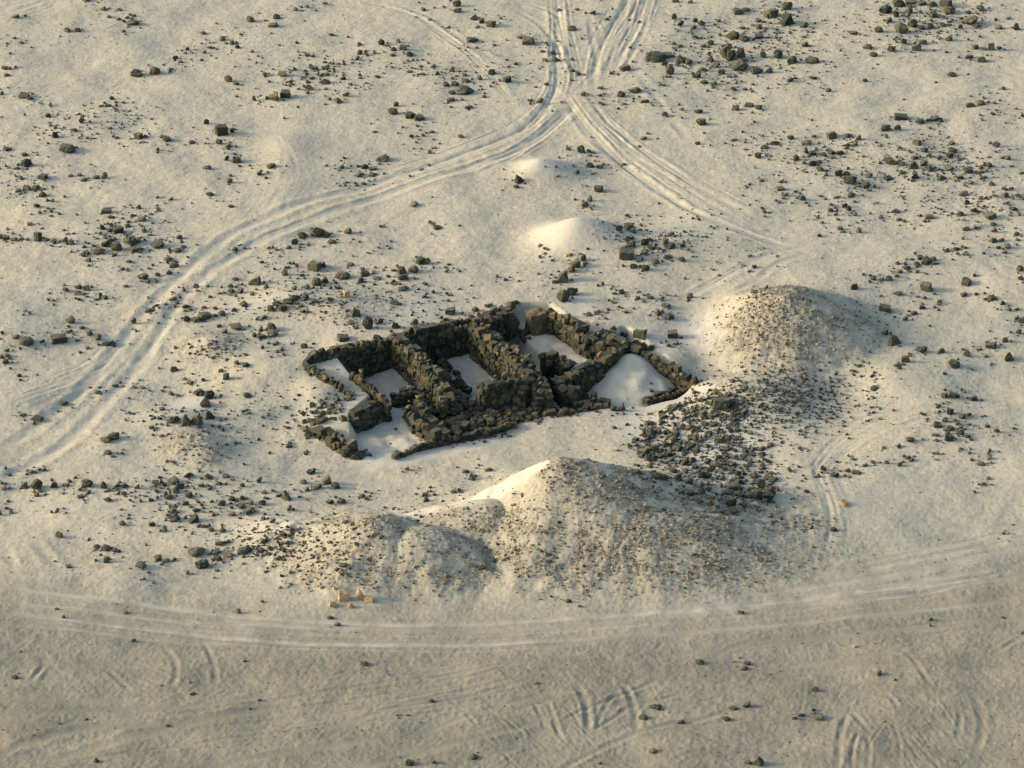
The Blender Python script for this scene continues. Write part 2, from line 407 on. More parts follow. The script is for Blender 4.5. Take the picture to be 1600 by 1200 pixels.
def Hat(x, y):
    x = np.asarray(x, float); y = np.asarray(y, float)
    i = np.clip(np.searchsorted(XA, x) - 1, 0, nX - 2); j = np.clip(np.searchsorted(YA, y) - 1, 0, nY - 2)
    u = (x - XA[i]) / (XA[i + 1] - XA[i]); v = (y - YA[j]) / (YA[j + 1] - YA[j])
    return H[j, i] * (1 - u) * (1 - v) + H[j, i + 1] * u * (1 - v) + H[j + 1, i] * (1 - u) * v + H[j + 1, i + 1] * u * v

def land(px, py):                  # first meeting of the pixel's ray with the ground
    d = rays(px, py)
    n = len(d)
    t0 = (3.0 - CP[2]) / d[:, 2]; t1 = (-2.2 - CP[2]) / d[:, 2]
    res = t1.copy(); done = np.zeros(n, bool)
    K = 160
    for k in range(K + 1):
        t = t0 + (t1 - t0) * k / K
        p = CP[None] + d * t[:, None]
        below = (p[:, 2] <= Hat(p[:, 0], p[:, 1])) & ~done
        res[below] = t[below]; done |= below
    lo = res - (t1 - t0) / K; hi = res
    for _ in range(8):
        m = (lo + hi) / 2
        p = CP[None] + d * m[:, None]
        b = p[:, 2] <= Hat(p[:, 0], p[:, 1])
        hi = np.where(b, m, hi); lo = np.where(b, lo, m)
    p = CP[None] + d * hi[:, None]
    p[:, 2] = Hat(p[:, 0], p[:, 1])
    return p

# ------------------------------------------------------------------ materials
def new_mat(name):
    m = bpy.data.materials.new(name); m.use_nodes = True
    n = m.node_tree.nodes; n.clear()
    out = n.new("ShaderNodeOutputMaterial"); b = n.new("ShaderNodeBsdfPrincipled")
    b.inputs["Roughness"].default_value = 0.92
    b.inputs["Specular IOR Level"].default_value = 0.25
    m.node_tree.links.new(b.outputs[0], out.inputs[0])
    return m, n, m.node_tree.links, b
def noise(n, l, vec, scale, detail=4, rough=.6):
    t = n.new("ShaderNodeTexNoise"); t.inputs["Scale"].default_value = scale
    t.inputs["Detail"].default_value = detail; t.inputs["Roughness"].default_value = rough
    l.new(vec, t.inputs["Vector"]); return t.outputs[0]
def ramp(n, l, v, stops):
    r = n.new("ShaderNodeValToRGB"); e = r.color_ramp.elements
    while len(e) < len(stops): e.new(0.5)
    for k, (p, c) in enumerate(stops):
        e[k].position = p; e[k].color = (*c, 1) if len(c) == 3 else c
    l.new(v, r.inputs[0]); return r.outputs[0]
def mix(n, l, f, a, b, mode='MIX'):
    m = n.new("ShaderNodeMix"); m.data_type = 'RGBA'; m.blend_type = mode
    for sock, v in ((m.inputs[0], f), (m.inputs[6], a), (m.inputs[7], b)):
        if isinstance(v, (int, float)): sock.default_value = v
        elif isinstance(v, tuple): sock.default_value = (*v, 1)
        else: l.new(v, sock)
    return m.outputs[2]
def mth(n, l, op, a, b=0.5):
    m = n.new("ShaderNodeMath"); m.operation = op
    for k, v in ((0, a), (1, b)):
        if isinstance(v, (int, float)): m.inputs[k].default_value = v
        else: l.new(v, m.inputs[k])
    return m.outputs[0]

SANDC = (0.4189, 0.374, 0.3069)
DRIFTC = (0.4912, 0.4479, 0.3966)
ROADC = (0.2085, 0.1883, 0.1568)
def sand_material():
    m, n, l, b = new_mat("desert_sand")
    geo = n.new("ShaderNodeNewGeometry").outputs["Position"]
    at = n.new("ShaderNodeAttribute"); at.attribute_name = "cover"
    sep = n.new("ShaderNodeSeparateColor"); l.new(at.outputs[0], sep.inputs[0])
    dr, st, rd = sep.outputs[0], sep.outputs[1], sep.outputs[2]
    big = noise(n, l, geo, 0.22, 5, .6)
    med = noise(n, l, geo, 1.7, 5, .65)
    grit = noise(n, l, geo, 17, 3, .7)
    c = ramp(n, l, big, [(.3, (0.3982, 0.3622, 0.2935)), (.5, SANDC), (.72, (0.4395, 0.381, 0.2884))])
    c = mix(n, l, mth(n, l, 'MULTIPLY', ramp(n, l, med, [(.35, (0, 0, 0)), (.75, (1, 1, 1))]), .35), c, (0.4603, 0.4183, 0.3451))
    pat = noise(n, l, geo, 4.5, 3, .7)
    c = mix(n, l, 1.0, c, ramp(n, l, pat, [(.3, (.84, .86, .88)), (.7, (1.12, 1.11, 1.08))]), 'MULTIPLY')
    c = mix(n, l, 1.0, c, (1.01, 1.0, 0.975), 'MULTIPLY')
    # road and foreground gravel
    rc = ramp(n, l, med, [(.25, (0.1863, 0.1719, 0.1459)), (.5, ROADC), (.8, (0.2362, 0.2091, 0.1713))])
    mp = n.new("ShaderNodeMapping"); mp.inputs["Scale"].default_value = (0.16, 1.1, 1); l.new(geo, mp.inputs["Vector"])
    stk = noise(n, l, mp.outputs[0], 1.0, 5, .62)
    rc = mix(n, l, ramp(n, l, stk, [(.42, (0, 0, 0)), (.68, (1, 1, 1))]), rc, (0.2495, 0.2234, 0.1858))
    rc = mix(n, l, 1.0, rc, (1.09, 1.075, 1.0), 'MULTIPLY')
    c = mix(n, l, rd, c, rc)
    # gravel mantle of the mounds
    v = n.new("ShaderNodeTexVoronoi"); v.inputs["Scale"].default_value = 13.0; l.new(geo, v.inputs["Vector"])
    sp = n.new("ShaderNodeSeparateColor"); l.new(v.outputs["Color"], sp.inputs[0])
    gc = ramp(n, l, sp.outputs[0], [(.0, (0.085, 0.075, 0.058)), (.35, (0.20, 0.168, 0.124)), (.7, (0.275, 0.228, 0.168)), (1., (0.36, 0.31, 0.24))])
    c = mix(n, l, mth(n, l, 'MULTIPLY', st, .80), c, gc)
    # drift
    c = mix(n, l, dr, c, ramp(n, l, med, [(.3, DRIFTC), (.8, (0.5171, 0.4676, 0.412))]))
    # grit: single dark and pale grains
    gm = mth(n, l, 'MULTIPLY', ramp(n, l, grit, [(.60, (0, 0, 0)), (.72, (1, 1, 1))]), mth(n, l, 'SUBTRACT', .42, mth(n, l, 'MULTIPLY', dr, .40)))
    c = mix(n, l, gm, c, (0.17, 0.15, 0.115))
    gm2 = mth(n, l, 'MULTIPLY', ramp(n, l, grit, [(.28, (1, 1, 1)), (.38, (0, 0, 0))]), .35)
    c = mix(n, l, gm2, c, (0.6412, 0.5414, 0.4532))
    l.new(c, b.inputs["Base Color"])
    b.inputs["Roughness"].default_value = 0.97
    b.inputs["Specular IOR Level"].default_value = 0.12
    bp = n.new("ShaderNodeBump"); bp.inputs["Distance"].default_value = 0.0095
    hh = mth(n, l, 'ADD', grit, mth(n, l, 'MULTIPLY', noise(n, l, geo, 6.0, 3, .6), 1.3))
    l.new(hh, bp.inputs["Height"])
    l.new(mth(n, l, 'SUBTRACT', .85, mth(n, l, 'MULTIPLY', dr, .72)), bp.inputs["Strength"])
    l.new(bp.outputs[0], b.inputs["Normal"])
    return m
M_SAND = sand_material()

def rock_material(name, per_object, dark, warm, dust=.5, lo=.62):
    m, n, l, b = new_mat(name)
    geo = n.new("ShaderNodeNewGeometry")
    tc = n.new("ShaderNodeTexCoord")
    if per_object:
        rv = n.new("ShaderNodeObjectInfo").outputs["Random"]
    else:
        at = n.new("ShaderNodeAttribute"); at.attribute_name = "tint"; rv = at.outputs["Fac"]
    nz = noise(n, l, geo.outputs["Position"], 5.5, 5, .65)
    c = mix(n, l, rv, dark, warm)
    c = mix(n, l, ramp(n, l, nz, [(.35, (0, 0, 0)), (.7, (1, 1, 1))]), c, mix(n, l, 1.0, c, (1.9, 1.8, 1.55), 'MULTIPLY'))
    # blown sand resting on flat tops
    sx = n.new("ShaderNodeSeparateXYZ"); l.new(geo.outputs["Normal"], sx.inputs[0])
    nz2 = noise(n, l, geo.outputs["Position"], 9, 4, .7)
    t = mth(n, l, 'ADD', sx.outputs[2], mth(n, l, 'MULTIPLY', mth(n, l, 'SUBTRACT', nz2, .5), .9))
    c = mix(n, l, mth(n, l, 'MULTIPLY', ramp(n, l, t, [(lo, (0, 0, 0)), (1.0, (1, 1, 1))]), dust), c, (0.40, 0.345, 0.26))
    l.new(c, b.inputs["Base Color"])
    b.inputs["Roughness"].default_value = 0.85
    bp = n.new("ShaderNodeBump"); bp.inputs["Distance"].default_value = 0.03; bp.inputs["Strength"].default_value = .6
    l.new(noise(n, l, geo.outputs["Position"], 14, 4, .7), bp.inputs["Height"])
    l.new(bp.outputs[0], b.inputs["Normal"])
    return m
M_ROCK = rock_material("dark_basalt", True, (0.015, 0.0195, 0.0165), (0.058, 0.055, 0.038), .2)
M_WALL = rock_material("basalt_masonry", False, (0.0105, 0.0165, 0.0148), (0.098, 0.072, 0.037), .16, .72)
M_PEB = rock_material("basalt_pebbles", False, (0.018, 0.0225, 0.019), (0.076, 0.067, 0.046), .15)
M_GRAV = rock_material("mound_gravel", False, (0.05, 0.044, 0.034), (0.25, 0.196, 0.132), .25)
M_TAN = rock_material("tan_limestone", True, (0.27, 0.175, 0.10), (0.33, 0.225, 0.135), .15)
def plain(name, col, rough=.5):
    m, n, l, b = new_mat(name)
    tc = n.new("ShaderNodeTexCoord").outputs["Object"]
    l.new(mix(n, l, noise(n, l, tc, 30), col, tuple(q * .75 for q in col)), b.inputs["Base Color"])
    b.inputs["Roughness"].default_value = rough
    return m
M_BLUE = plain("blue_plastic", (0.04, 0.22, 0.55)); M_PALE = plain("pale_plastic", (0.55, 0.68, 0.75))

# ------------------------------------------------------------------ ground sheet
def np_mesh(name, V, F, k, smooth=False, mat=None):
    me = bpy.data.meshes.new(name)
    nv, nf = len(V), len(F)
    me.vertices.add(nv); me.vertices.foreach_set("co", np.ascontiguousarray(V, np.float32).ravel())
    me.loops.add(nf * k); me.loops.foreach_set("vertex_index", np.ascontiguousarray(F, np.int32).ravel())
    me.polygons.add(nf); me.polygons.foreach_set("loop_start", np.arange(0, nf * k, k, dtype=np.int32))
    me.polygons.foreach_set("use_smooth", np.full(nf, smooth, bool))
    me.update(calc_edges=True)
    if mat: me.materials.append(mat)
    return me
def link(name, me, parent=None, loc=None):
    o = bpy.data.objects.new(name, me); COL.objects.link(o)
    if parent: o.parent = parent
    if loc is not None: o.location = loc
    return o
idx = np.arange(nX * nY).reshape(nY, nX)
Fq = np.stack([idx[:-1, :-1], idx[:-1, 1:], idx[1:, 1:], idx[1:, :-1]], -1).reshape(-1, 4)
gm = np_mesh("ground", np.stack([X, Y, H], -1).reshape(-1, 3), Fq, 4, True, M_SAND)
ca = gm.attributes.new("cover", 'FLOAT_COLOR', 'POINT')
cc = np.stack([np.clip(DRIFT, 0, 1), np.clip(STONY, 0, 1), np.clip(ROAD, 0, 1), np.ones_like(H)], -1).astype(np.float32)
ca.data.foreach_set("color", cc.ravel())
ground = link("ground", gm); ground["kind"] = "structure"
ground["label"] = "pale desert sand with wheel ruts, gravel mounds and drifts"; ground["category"] = "ground"

# ------------------------------------------------------------------ stone shapes
def hull_stone(kind, seed, rough=0.0, bevel=0.05):
    r = random.Random(seed)
    bm = bmesh.new()
    if kind == 'block':
        for sx in (-1, 1):
            for sy in (-1, 1):
                for sz in (-1, 1):
                    bm.verts.new((sx * r.uniform(.72, 1), sy * r.uniform(.7, 1), sz * r.uniform(.72, 1)))
        for _ in range(3):
            bm.verts.new((r.uniform(-.9, .9), r.choice((-1, 1)) * r.uniform(.8, 1.05), r.uniform(-.6, .8)))
    elif kind == 'round':
        for _ in range(34):
            v = Vector((r.gauss(0, 1), r.gauss(0, 1), r.gauss(0, 1))).normalized()
            bm.verts.new(v * r.uniform(.86, 1.04))
    elif kind == 'wedge':
        s = r.choice((-1, 1))
        for q in ((-1, -1, -1), (1, -1, -1), (1, 1, -1), (-1, 1, -1), (s * .7, -.5, .95), (s * .45, .6, 1), (-s * .6, .3, .1), (-s * .7, -.6, -.1), (0, -.85, .5)):
            bm.verts.new(Vector(q) * r.uniform(.82, 1.05))
    else:
        for _ in range(13):
            v = Vector((r.gauss(0, 1), r.gauss(0, 1), r.gauss(0, .9))).normalized()
            bm.verts.new(v * r.uniform(.8, 1.1))
    h = bmesh.ops.convex_hull(bm, input=bm.verts)
    bad = {g for g in h["geom_interior"] + h["geom_unused"] if isinstance(g, bmesh.types.BMVert)}
    if bad: bmesh.ops.delete(bm, geom=list(bad), context='VERTS')
    bmesh.ops.dissolve_limit(bm, angle_limit=math.radians(9), verts=bm.verts, edges=bm.edges)
    if bevel:
        bmesh.ops.bevel(bm, geom=list(bm.edges), offset=bevel, segments=1, affect='EDGES', profile=.5)
    bmesh.ops.triangulate(bm, faces=bm.faces)
    if rough:
        bmesh.ops.subdivide_edges(bm, edges=bm.edges, cuts=2 if rough > .15 else 1, use_grid_fill=True)
        bmesh.ops.triangulate(bm, faces=bm.faces)
        for v in bm.verts:
            q = .45 * mnoise.noise(v.co * 9 + Vector((seed, seed, 0))) + mnoise.noise(v.co * 2.2 + Vector((seed * 3.1, 0, 0))) + .5 * mnoise.noise(v.co * 5 + Vector((0, seed * 1.7, 0)))
            v.co += v.co.normalized() * q * rough
    V = np.array([v.co[:] for v in bm.verts]); bm.verts.index_update()
    T = np.array([[v.index for v in f.verts] for f in bm.faces])
    bm.free()
    mn, mx = V.min(0), V.max(0)
    V = (V - (mn + mx) / 2) / (mx - mn)       # unit box centred on the origin
    return V, T
KINDS = ('block', 'angular', 'round', 'wedge')
BIG = {k: [hull_stone(k, 100 * i + 17 * s, .19) for s in range(10)] for i, k in enumerate(KINDS)}
MED = {k: [hull_stone(k, 900 + 100 * i + s, .06, .05) for s in range(7)] for i, k in enumerate(KINDS)}
LITTLE = [hull_stone('angular', 2000 + s, 0, 0) for s in range(10)] + [hull_stone('block', 2100 + s, 0, 0) for s in range(4)]

def rotm(ax, ay, az):
    return np.array(Matrix.Rotation(az, 3, 'Z') @ Matrix.Rotation(ay, 3, 'Y') @ Matrix.Rotation(ax, 3, 'X'))

class Heap:                        # many stones of one wall or one spread in one mesh
    def __init__(s): s.V = []; s.T = []; s.C = []; s.n = 0
    def add(s, tpl, loc, size, rot, tint):
        V, T = tpl
        v = (V * np.asarray(size)) @ rotm(*rot).T + np.asarray(loc)
        s.V.append(v); s.T.append(T + s.n); s.C.append(np.full(len(v), tint)); s.n += len(v)
    def tris(s, V, T, tint):
        V = np.asarray(V, float); s.V.append(V); s.T.append(np.asarray(T) + s.n); s.C.append(np.full(len(V), tint)); s.n += len(V)
    def build(s, name, mat, parent=None, origin=(0, 0, 0)):
        me = np_mesh(name, np.concatenate(s.V) - np.asarray(origin), np.concatenate(s.T), 3, False, mat)
        a = me.attributes.new("tint", 'FLOAT', 'POINT')
        a.data.foreach_set("value", np.concatenate(s.C).astype(np.float32))
        return link(name, me, parent, None if parent else origin)

# ------------------------------------------------------------------ the ruin
RO = G(780, 600, -1.2)
ruin = link("stone_ruin", None, None, RO)
ruin["label"] = "roofless dark basalt ruin of several sand filled rooms amid the dunes"
ruin["category"] = "ruin"

def wall(name, label, pts, zb, thick, size=.34, seed=0, ragged=.10, courses_to_base=True, cap=1.0, taper=0.0):
    r = random.Random(seed)
    P = [G(x, y, z) for x, y, z in pts]
    hp = Heap(); thick *= .86; ragged *= 1.35; size *= .84
    L = [0.0]
    for a, b in zip(P[:-1], P[1:]): L.append(L[-1] + float(np.hypot(*(b - a)[:2])))
    def at(s):
        s = min(max(s, 0), L[-1])
        for k in range(len(P) - 1):
            if s <= L[k + 1] or k == len(P) - 2:
                t = (s - L[k]) / max(1e-6, L[k + 1] - L[k])
                d = (P[k + 1] - P[k])[:2]; d = d / np.linalg.norm(d)
                return P[k] + (P[k + 1] - P[k]) * t, d
    # rubble core so that no light leaks through the joints
    ns = max(3, int(L[-1] / .25)); cv = []; ct = []
    for i in range(ns + 1):
        p, d = at(L[-1] * i / ns); nrm = np.array([-d[1], d[0]])
        hw = max(.05, thick / 2 - .12); zt = max(zb + .02, p[2] - .14)
        for sgn, z in ((-1, zb - .15), (-1, zt), (1, zt), (1, zb - .15)):
            cv.append([p[0] + sgn * hw * nrm[0], p[1] + sgn * hw * nrm[1], z])
    for i in range(ns):
        a = 4 * i; b_ = a + 4
        for q in range(3):
            ct += [[a + q, b_ + q, b_ + q + 1], [a + q, b_ + q + 1, a + q + 1]]
    ct += [[0, 1, 2], [0, 2, 3], [4 * ns, 4 * ns + 2, 4 * ns + 1], [4 * ns, 4 * ns + 3, 4 * ns + 2]]
    hp.tris(cv, ct, .2)
    sides = (-1, 1) if thick > .42 else (0,)
    for sgn in sides:
        z = zb - .05
        while True:
            ch = size * r.uniform(.58, .86)
            s = r.uniform(-.05, .12); any_ = False
            while s < L[-1] + .05:
                wl = size * r.choice((.7, .85, 1.0, 1.0, 1.2, 1.45))
                p, d = at(s + wl / 2)
                top = p[2] + ragged * (mnoise.noise(Vector((s * 1.3, seed * 7.7, sgn))) * 1.6)
                zc = z + ch / 2
                if zc < top:
                    any_ = True
                    nrm = np.array([-d[1], d[0]])
                    dp = min(thick * (.95 if sgn == 0 else .62), size * r.uniform(.85, 1.25))
                    off = sgn * (thick / 2 - dp / 2) + r.uniform(-.035, .035)
                    off -= sgn * taper * (zc - zb)
                    k = r.choice(('block', 'block', 'angular', 'round', 'round', 'wedge'))
                    tall = r.uniform(.95, 1.28)
                    hp.add(r.choice(MED[k]), (p[0] + nrm[0] * off, p[1] + nrm[1] * off, zc + r.uniform(-.03, .03)),
                           (wl * 1.04, dp, ch * tall), (r.gauss(0, .07), r.gauss(0, .07), math.atan2(d[1], d[0]) + r.gauss(0, .10)),
                           min(1, max(0, r.betavariate(.9, 2.5))))
                s += wl * .94
            z += ch * .90
            if z > max(q[2] for q in P) + .3: break
    # loose stones on the crest
    for _ in range(int(cap * L[-1] * max(.5, thick) * 6.5)):
        s = r.uniform(0, L[-1]); p, d = at(s); nrm = np.array([-d[1], d[0]])
        off = r.uniform(-.46, .46) * thick
        q = size * r.choice((.4, .55, .7, .85, 1.0, 1.15))
        k = r.choice(KINDS)
        top = p[2] + ragged * (mnoise.noise(Vector((s * 1.3, seed * 7.7, 1))) * 1.6)
        hp.add(r.choice(MED[k]), (p[0] + nrm[0] * off, p[1] + nrm[1] * off, top + q * r.uniform(-.22, .12)),
               (q * r.uniform(.9, 1.25), q * r.uniform(.75, 1.05), q * r.uniform(.55, .85)), (r.gauss(0, .3), r.gauss(0, .3), r.uniform(0, 6.3)),
               min(1, max(0, r.betavariate(1.4, 1.6))))
    o = hp.build(name, M_WALL, ruin, RO)
    if label: o["label"] = label
    return o

def spread(name, label, polys, n, smin, smax, seed, parent=None, mat=None, zoff=0, origin=RO, avoid=None, flat=.7):
    r = random.Random(seed); hp = Heap()
    pts = []
    for poly in polys:
        xs = [p[0] for p in poly]; ys = [p[1] for p in poly]
        c = 0
        while c < n // len(polys):
            x, y = r.uniform(min(xs), max(xs)), r.uniform(min(ys), max(ys))
            ins = False
            for (x0, y0), (x1, y1) in zip(poly, poly[1:] + poly[:1]):
                if (y0 > y) != (y1 > y) and x < (x1 - x0) * (y - y0) / (y1 - y0) + x0: ins = not ins
            if ins: pts.append((x, y)); c += 1
    L_ = land([p[0] for p in pts], [p[1] for p in pts])
    for p in L_:
        q = smin + (smax - smin) * r.random() ** 2.2
        hp.add(r.choice(MED[r.choice(KINDS)]), (p[0], p[1], p[2] + q * .12 + zoff * r.random()), (q * r.uniform(.9, 1.3), q * r.uniform(.75, 1.0), q * r.uniform(.5, flat + .2)),
               (r.gauss(0, .3), r.gauss(0, .3), r.uniform(0, 6.3)), min(1, max(0, r.betavariate(1.2, 2.0))))
    o = hp.build(name, mat or M_WALL, None, origin); o['kind'] = 'stuff'; o['category'] = 'rubble'
    if label: o["label"] = label
    return o

wall("outer_wall", "long shaded rear wall of the left room", [(474,560,.10),(482,558,.12),(545,541,.15),(618,526,.18)], FL, .52, .31, 1, .07)
wall("outer_wall", "shaded rear wall of the middle room", [(622,525,.15),(680,512,.20),(742,499,.28)], FL, .60, .32, 2, .09)
wall("outer_wall", "short thick rear wall stub before the sandy gap", [(748,497,.28),(775,488,.30),(796,488,.15)], -.75, .95, .36, 3, .12)
wall("outer_wall", "rear right wall beside the tall corner block", [(852,482,.28),(880,492,.27),(903,512,.12),(922,534,-.05)], -.75, .62, .42, 5, .12)
wall("outer_wall", "bulky broken corner between the two right rooms", [(918,524,.0),(945,526,.12),(972,540,.05)], -1.22, 1.15, .38, 6, .12, cap=1.2)
wall("partition_wall", "shaded partition above the sand drift room", [(968,540,-.0),(940,560,-.15),(905,578,-.32),(868,592,-.38)], -1.22, .62, .36, 7, .10)
wall("outer_wall", "long low right wall of squared stones", [(980,537,-.08),(1030,562,-.30),(1086,592,-.62)], -1.25, .46, .33, 8, .05, cap=.7)
wall("outer_wall", "sand covered low front wall at the right corner", [(1090,598,-.92),(1050,611,-.98),(1010,623,-.95)], -1.35, .50, .26, 9, .06, cap=.35)
wall("partition_wall", "sunlit partition between left and middle rooms", [(619,528,.15),(652,551,.10),(676,574,.02),(690,600,-.18),(700,628,-.50)], FL, .66, .33, 10, .12, cap=1.3)
wall("partition_wall", "broad sunlit partition right of the middle room", [(740,503,.28),(770,524,.22),(800,547,.12),(826,572,.0),(844,596,-.2),(850,618,-.5)], FL, .85, .34, 11, .12, cap=1.3)
wall("partition_wall", "short wall stub in front of the rear sand floor", [(846,556,-.18),(868,550,-.12),(884,562,-.25),(894,580,-.42)], -1.1, .62, .36, 12, .12)
wall("partition_wall", "dark front wall of the middle room", [(746,606,-.15),(772,594,.02),(800,588,.05),(818,596,-.12)], FL, .66, .36, 13, .12)
wall("partition_wall", "low front wall of the left room", [(612,617,-.80),(650,609,-.68),(692,611,-.58)], FL, .50, .32, 14, .10)
wall("partition_wall", "thick tumbled wall right of the front sand floor", [(645,630,-.62),(662,652,-.56),(690,674,-.75)], FL, 1.0, .40, 15, .14, cap=1.2)
wall("outer_wall", "low line of front stones half buried in sand", [(612,714,-1.03),(660,694,-.98),(700,682,-.93),(758,672,-.93),(792,662,-1.0)], -1.35, .38, .26, 16, .05, cap=.8)
wall("outer_wall", "tumbled left wall of big stones", [(486,662,-.78),(518,650,-.60),(556,648,-.52),(592,632,-.56)], -1.25, .60, .46, 17, .12)
wall("outer_wall", "sunlit front left wall corner of brown stones", [(490,668,-.80),(520,680,-.70),(546,698,-.78),(572,708,-1.02)], -1.3, .66, .40, 18, .10)
wall("outer_wall", "thin sunlit left edge wall under a sand bank", [(474,562,.12),(508,586,.0),(548,612,-.30)], -.95, .40, .30, 19, .04, cap=.6)
wall("outer_wall", "stony lip of the sand bank over the left room", [(548,576,.08),(580,600,-.14),(606,628,-.40)], FL, .46, .26, 20, .06, cap=.8)
wall("outer_wall", "two upright sunlit stones at the front", [(874,600,-.40),(882,606,-.48),(902,614,-.72)], -1.25, .62, .44, 21, .10, cap=.5)
wall("outer_wall", "low front wall right of the upright stones", [(896,622,-.88),(920,620,-.86),(944,628,-.95)], -1.3, .90, .34, 22, .06, cap=.9)
wall("outer_wall", "flat kerb stones along the front edge", [(856,646,-1.06),(890,642,-1.03),(945,634,-1.03)], -1.35, .40, .34, 23, .03, cap=.3)
# squared corner block
hb = Heap(); p = G(838, 487, .24)
hb.add(BIG['block'][3], (p[0], p[1], -.28), (.74, .72, 1.1), (0, 0, .42), .75)
o = hb.build("corner_block", M_WALL, ruin, RO); o["label"] = "big squared upright corner block by the sandy gap"
# tumbled stones filling the middle of the ruin
spread("rubble", "fallen stones between the front walls", [[(690,612),(735,628),(748,655),(820,645),(790,662),(745,674),(690,682),(668,655)]], 190, .14, .48, 31, ruin, zoff=.22)
spread("rubble", "dark fallen stones before the middle front wall", [[(742,640),(850,628),(868,644),(800,670),(748,676)]], 170, .14, .42, 38, ruin, zoff=.16)
spread("rubble", "fallen stones spilling into the middle room", [[(684,565),(712,580),(728,612),(738,640),(700,640),(690,600)]], 70, .2, .5, 32, ruin, zoff=.25)
spread("rubble", "fallen stones at the sandy gap", [[(795,505),(812,508),(832,530),(820,536),(800,525)], [(755,478),(810,474),(815,490),(760,492)]], 26, .14, .36, 33, ruin, zoff=.05)
spread("rubble", "fallen stones outside the rear right corner", [[(925,505),(975,520),(1020,545),(1000,552),(960,530)]], 34, .12, .36, 34, ruin, zoff=.05)
spread("rubble", "fallen stones outside the left walls", [[(470,640),(520,620),(545,640),(500,655),(480,690),(465,670)]], 60, .08, .28, 35, ruin, zoff=.03)
spread("rubble", "small stones along the ruin's front edge", [[(850,640),(1000,628),(960,645),(860,655)], [(700,690),(800,672),(800,684),(690,702)]], 50, .08, .26, 36, ruin, zoff=.02)
spread("rubble", "stones strewn behind the rear walls", [[(520,550),(640,512),(790,478),(790,490),(640,530),(530,556)]], 80, .08, .32, 37, ruin, zoff=.04)
# ------------------------------------------------------------------ loose boulders: (x, y, width, height) in quarter pixels of the photo, by tile
TILES = {}
TILES[0,0] = "100,105,60,30;420,190,60,28;485,186,50,35;860,455,80,60;968,442,70,60;300,720,45,35;700,612,35,30;675,660,50,28;510,745,50,60;345,840,45,50;345,795,30,25;420,938,115,45;150,965,40,30;165,1018,70,60;100,1050,50,28;865,850,55,45;910,852,35,25;1040,865,60,45;1290,760,40,40;1385,815,80,70;1440,815,50,40;1370,885,50,45;1420,910,35,30;1480,998,60,45;1418,990,40,35;1290,1047,60,35;1435,1128,45,40;1430,490,60,50;1475,525,50,20;1585,612,35,40;1390,240,45,35;1310,298,45,28;1275,325,40,25;1450,265,40,35;1485,295,40,25;1565,120,60,45;1270,208,45,20;1170,305,30,25;1095,358,40,28;1128,385,35,22;1068,432,35,18;775,195,30,20;540,5,60,18;40,468,40,25;12,578,25,35;190,615,50,25;150,608,70,18;270,1105,60,40;130,1110,50,30;170,1170,60,45;225,1172,60,45;105,1190,60,30;600,1108,50,28;655,1095,40,40;525,1128,50,20;440,1097,45,25;730,860,35,20;690,800,30,20;985,932,30,25;1200,890,50,25;460,820,60,22;545,860,30,20;45,935,50,20;1505,212,30,20;1575,320,30,25;745,62,30,16;815,90,30,16;640,60,50,14;740,120,40,18;830,155,90,16;45,270,25,16;130,268,40,16;30,430,50,18;60,425,28,25"
TILES[1,0] = "1258,20,60,50;1260,65,70,35;1360,110,60,40;1400,130,50,40;1465,150,65,45;1045,55,45,28;1350,250,75,35;1205,170,30,22;470,217,40,22;255,267,28,18;130,105,55,35;105,160,60,30;430,22,45,22;245,55,35,30;650,325,40,40;635,365,35,30;785,262,50,45;890,255,35,30;920,298,50,35;960,340,45,35;860,310,40,25;855,345,45,22;740,330,30,22;165,460,70,45;243,427,30,30;55,463,32,30;320,345,35,20;355,350,30,18;440,515,75,40;335,545,55,45;325,512,35,25;345,490,30,20;110,605,75,58;185,588,65,55;70,612,30,28;510,630,65,42;563,592,55,38;545,490,40,28;590,525,28,25;215,508,35,18;375,425,35,25;440,425,40,25;485,432,28,22;410,465,40,25;445,465,28,22;315,457,25,25;430,388,35,18;550,400,30,20;650,485,30,18;760,482,45,20;960,447,45,25;1035,460,50,25;1030,415,35,22;1100,415,50,25;1222,430,40,42;1135,458,40,30;1305,467,40,25;1395,482,38,38;1475,450,55,45;1570,495,50,45;1190,525,50,38;1245,520,55,36;1310,510,60,20;1305,570,110,55;1225,578,40,25;1215,622,55,28;1425,602,35,25;1320,670,40,25;855,695,70,50;875,650,40,38;965,720,70,50;1020,742,70,28;740,825,35,15;1280,850,45,28;1100,828,40,15;960,848,25,20;790,995,92,45;535,1038,35,35;680,1040,55,35;640,1090,55,40;730,1055,50,25;670,1145,35,25;725,1095,50,18;620,1143,25,20;560,1158,20,18;1035,1060,35,20;95,1038,55,32;22,1080,50,42;62,1110,30,20;985,928,22,14;1085,940,22,14;1530,113,25,18;1490,280,30,18;1325,298,28,16;645,275,25,22;320,40,28,25"
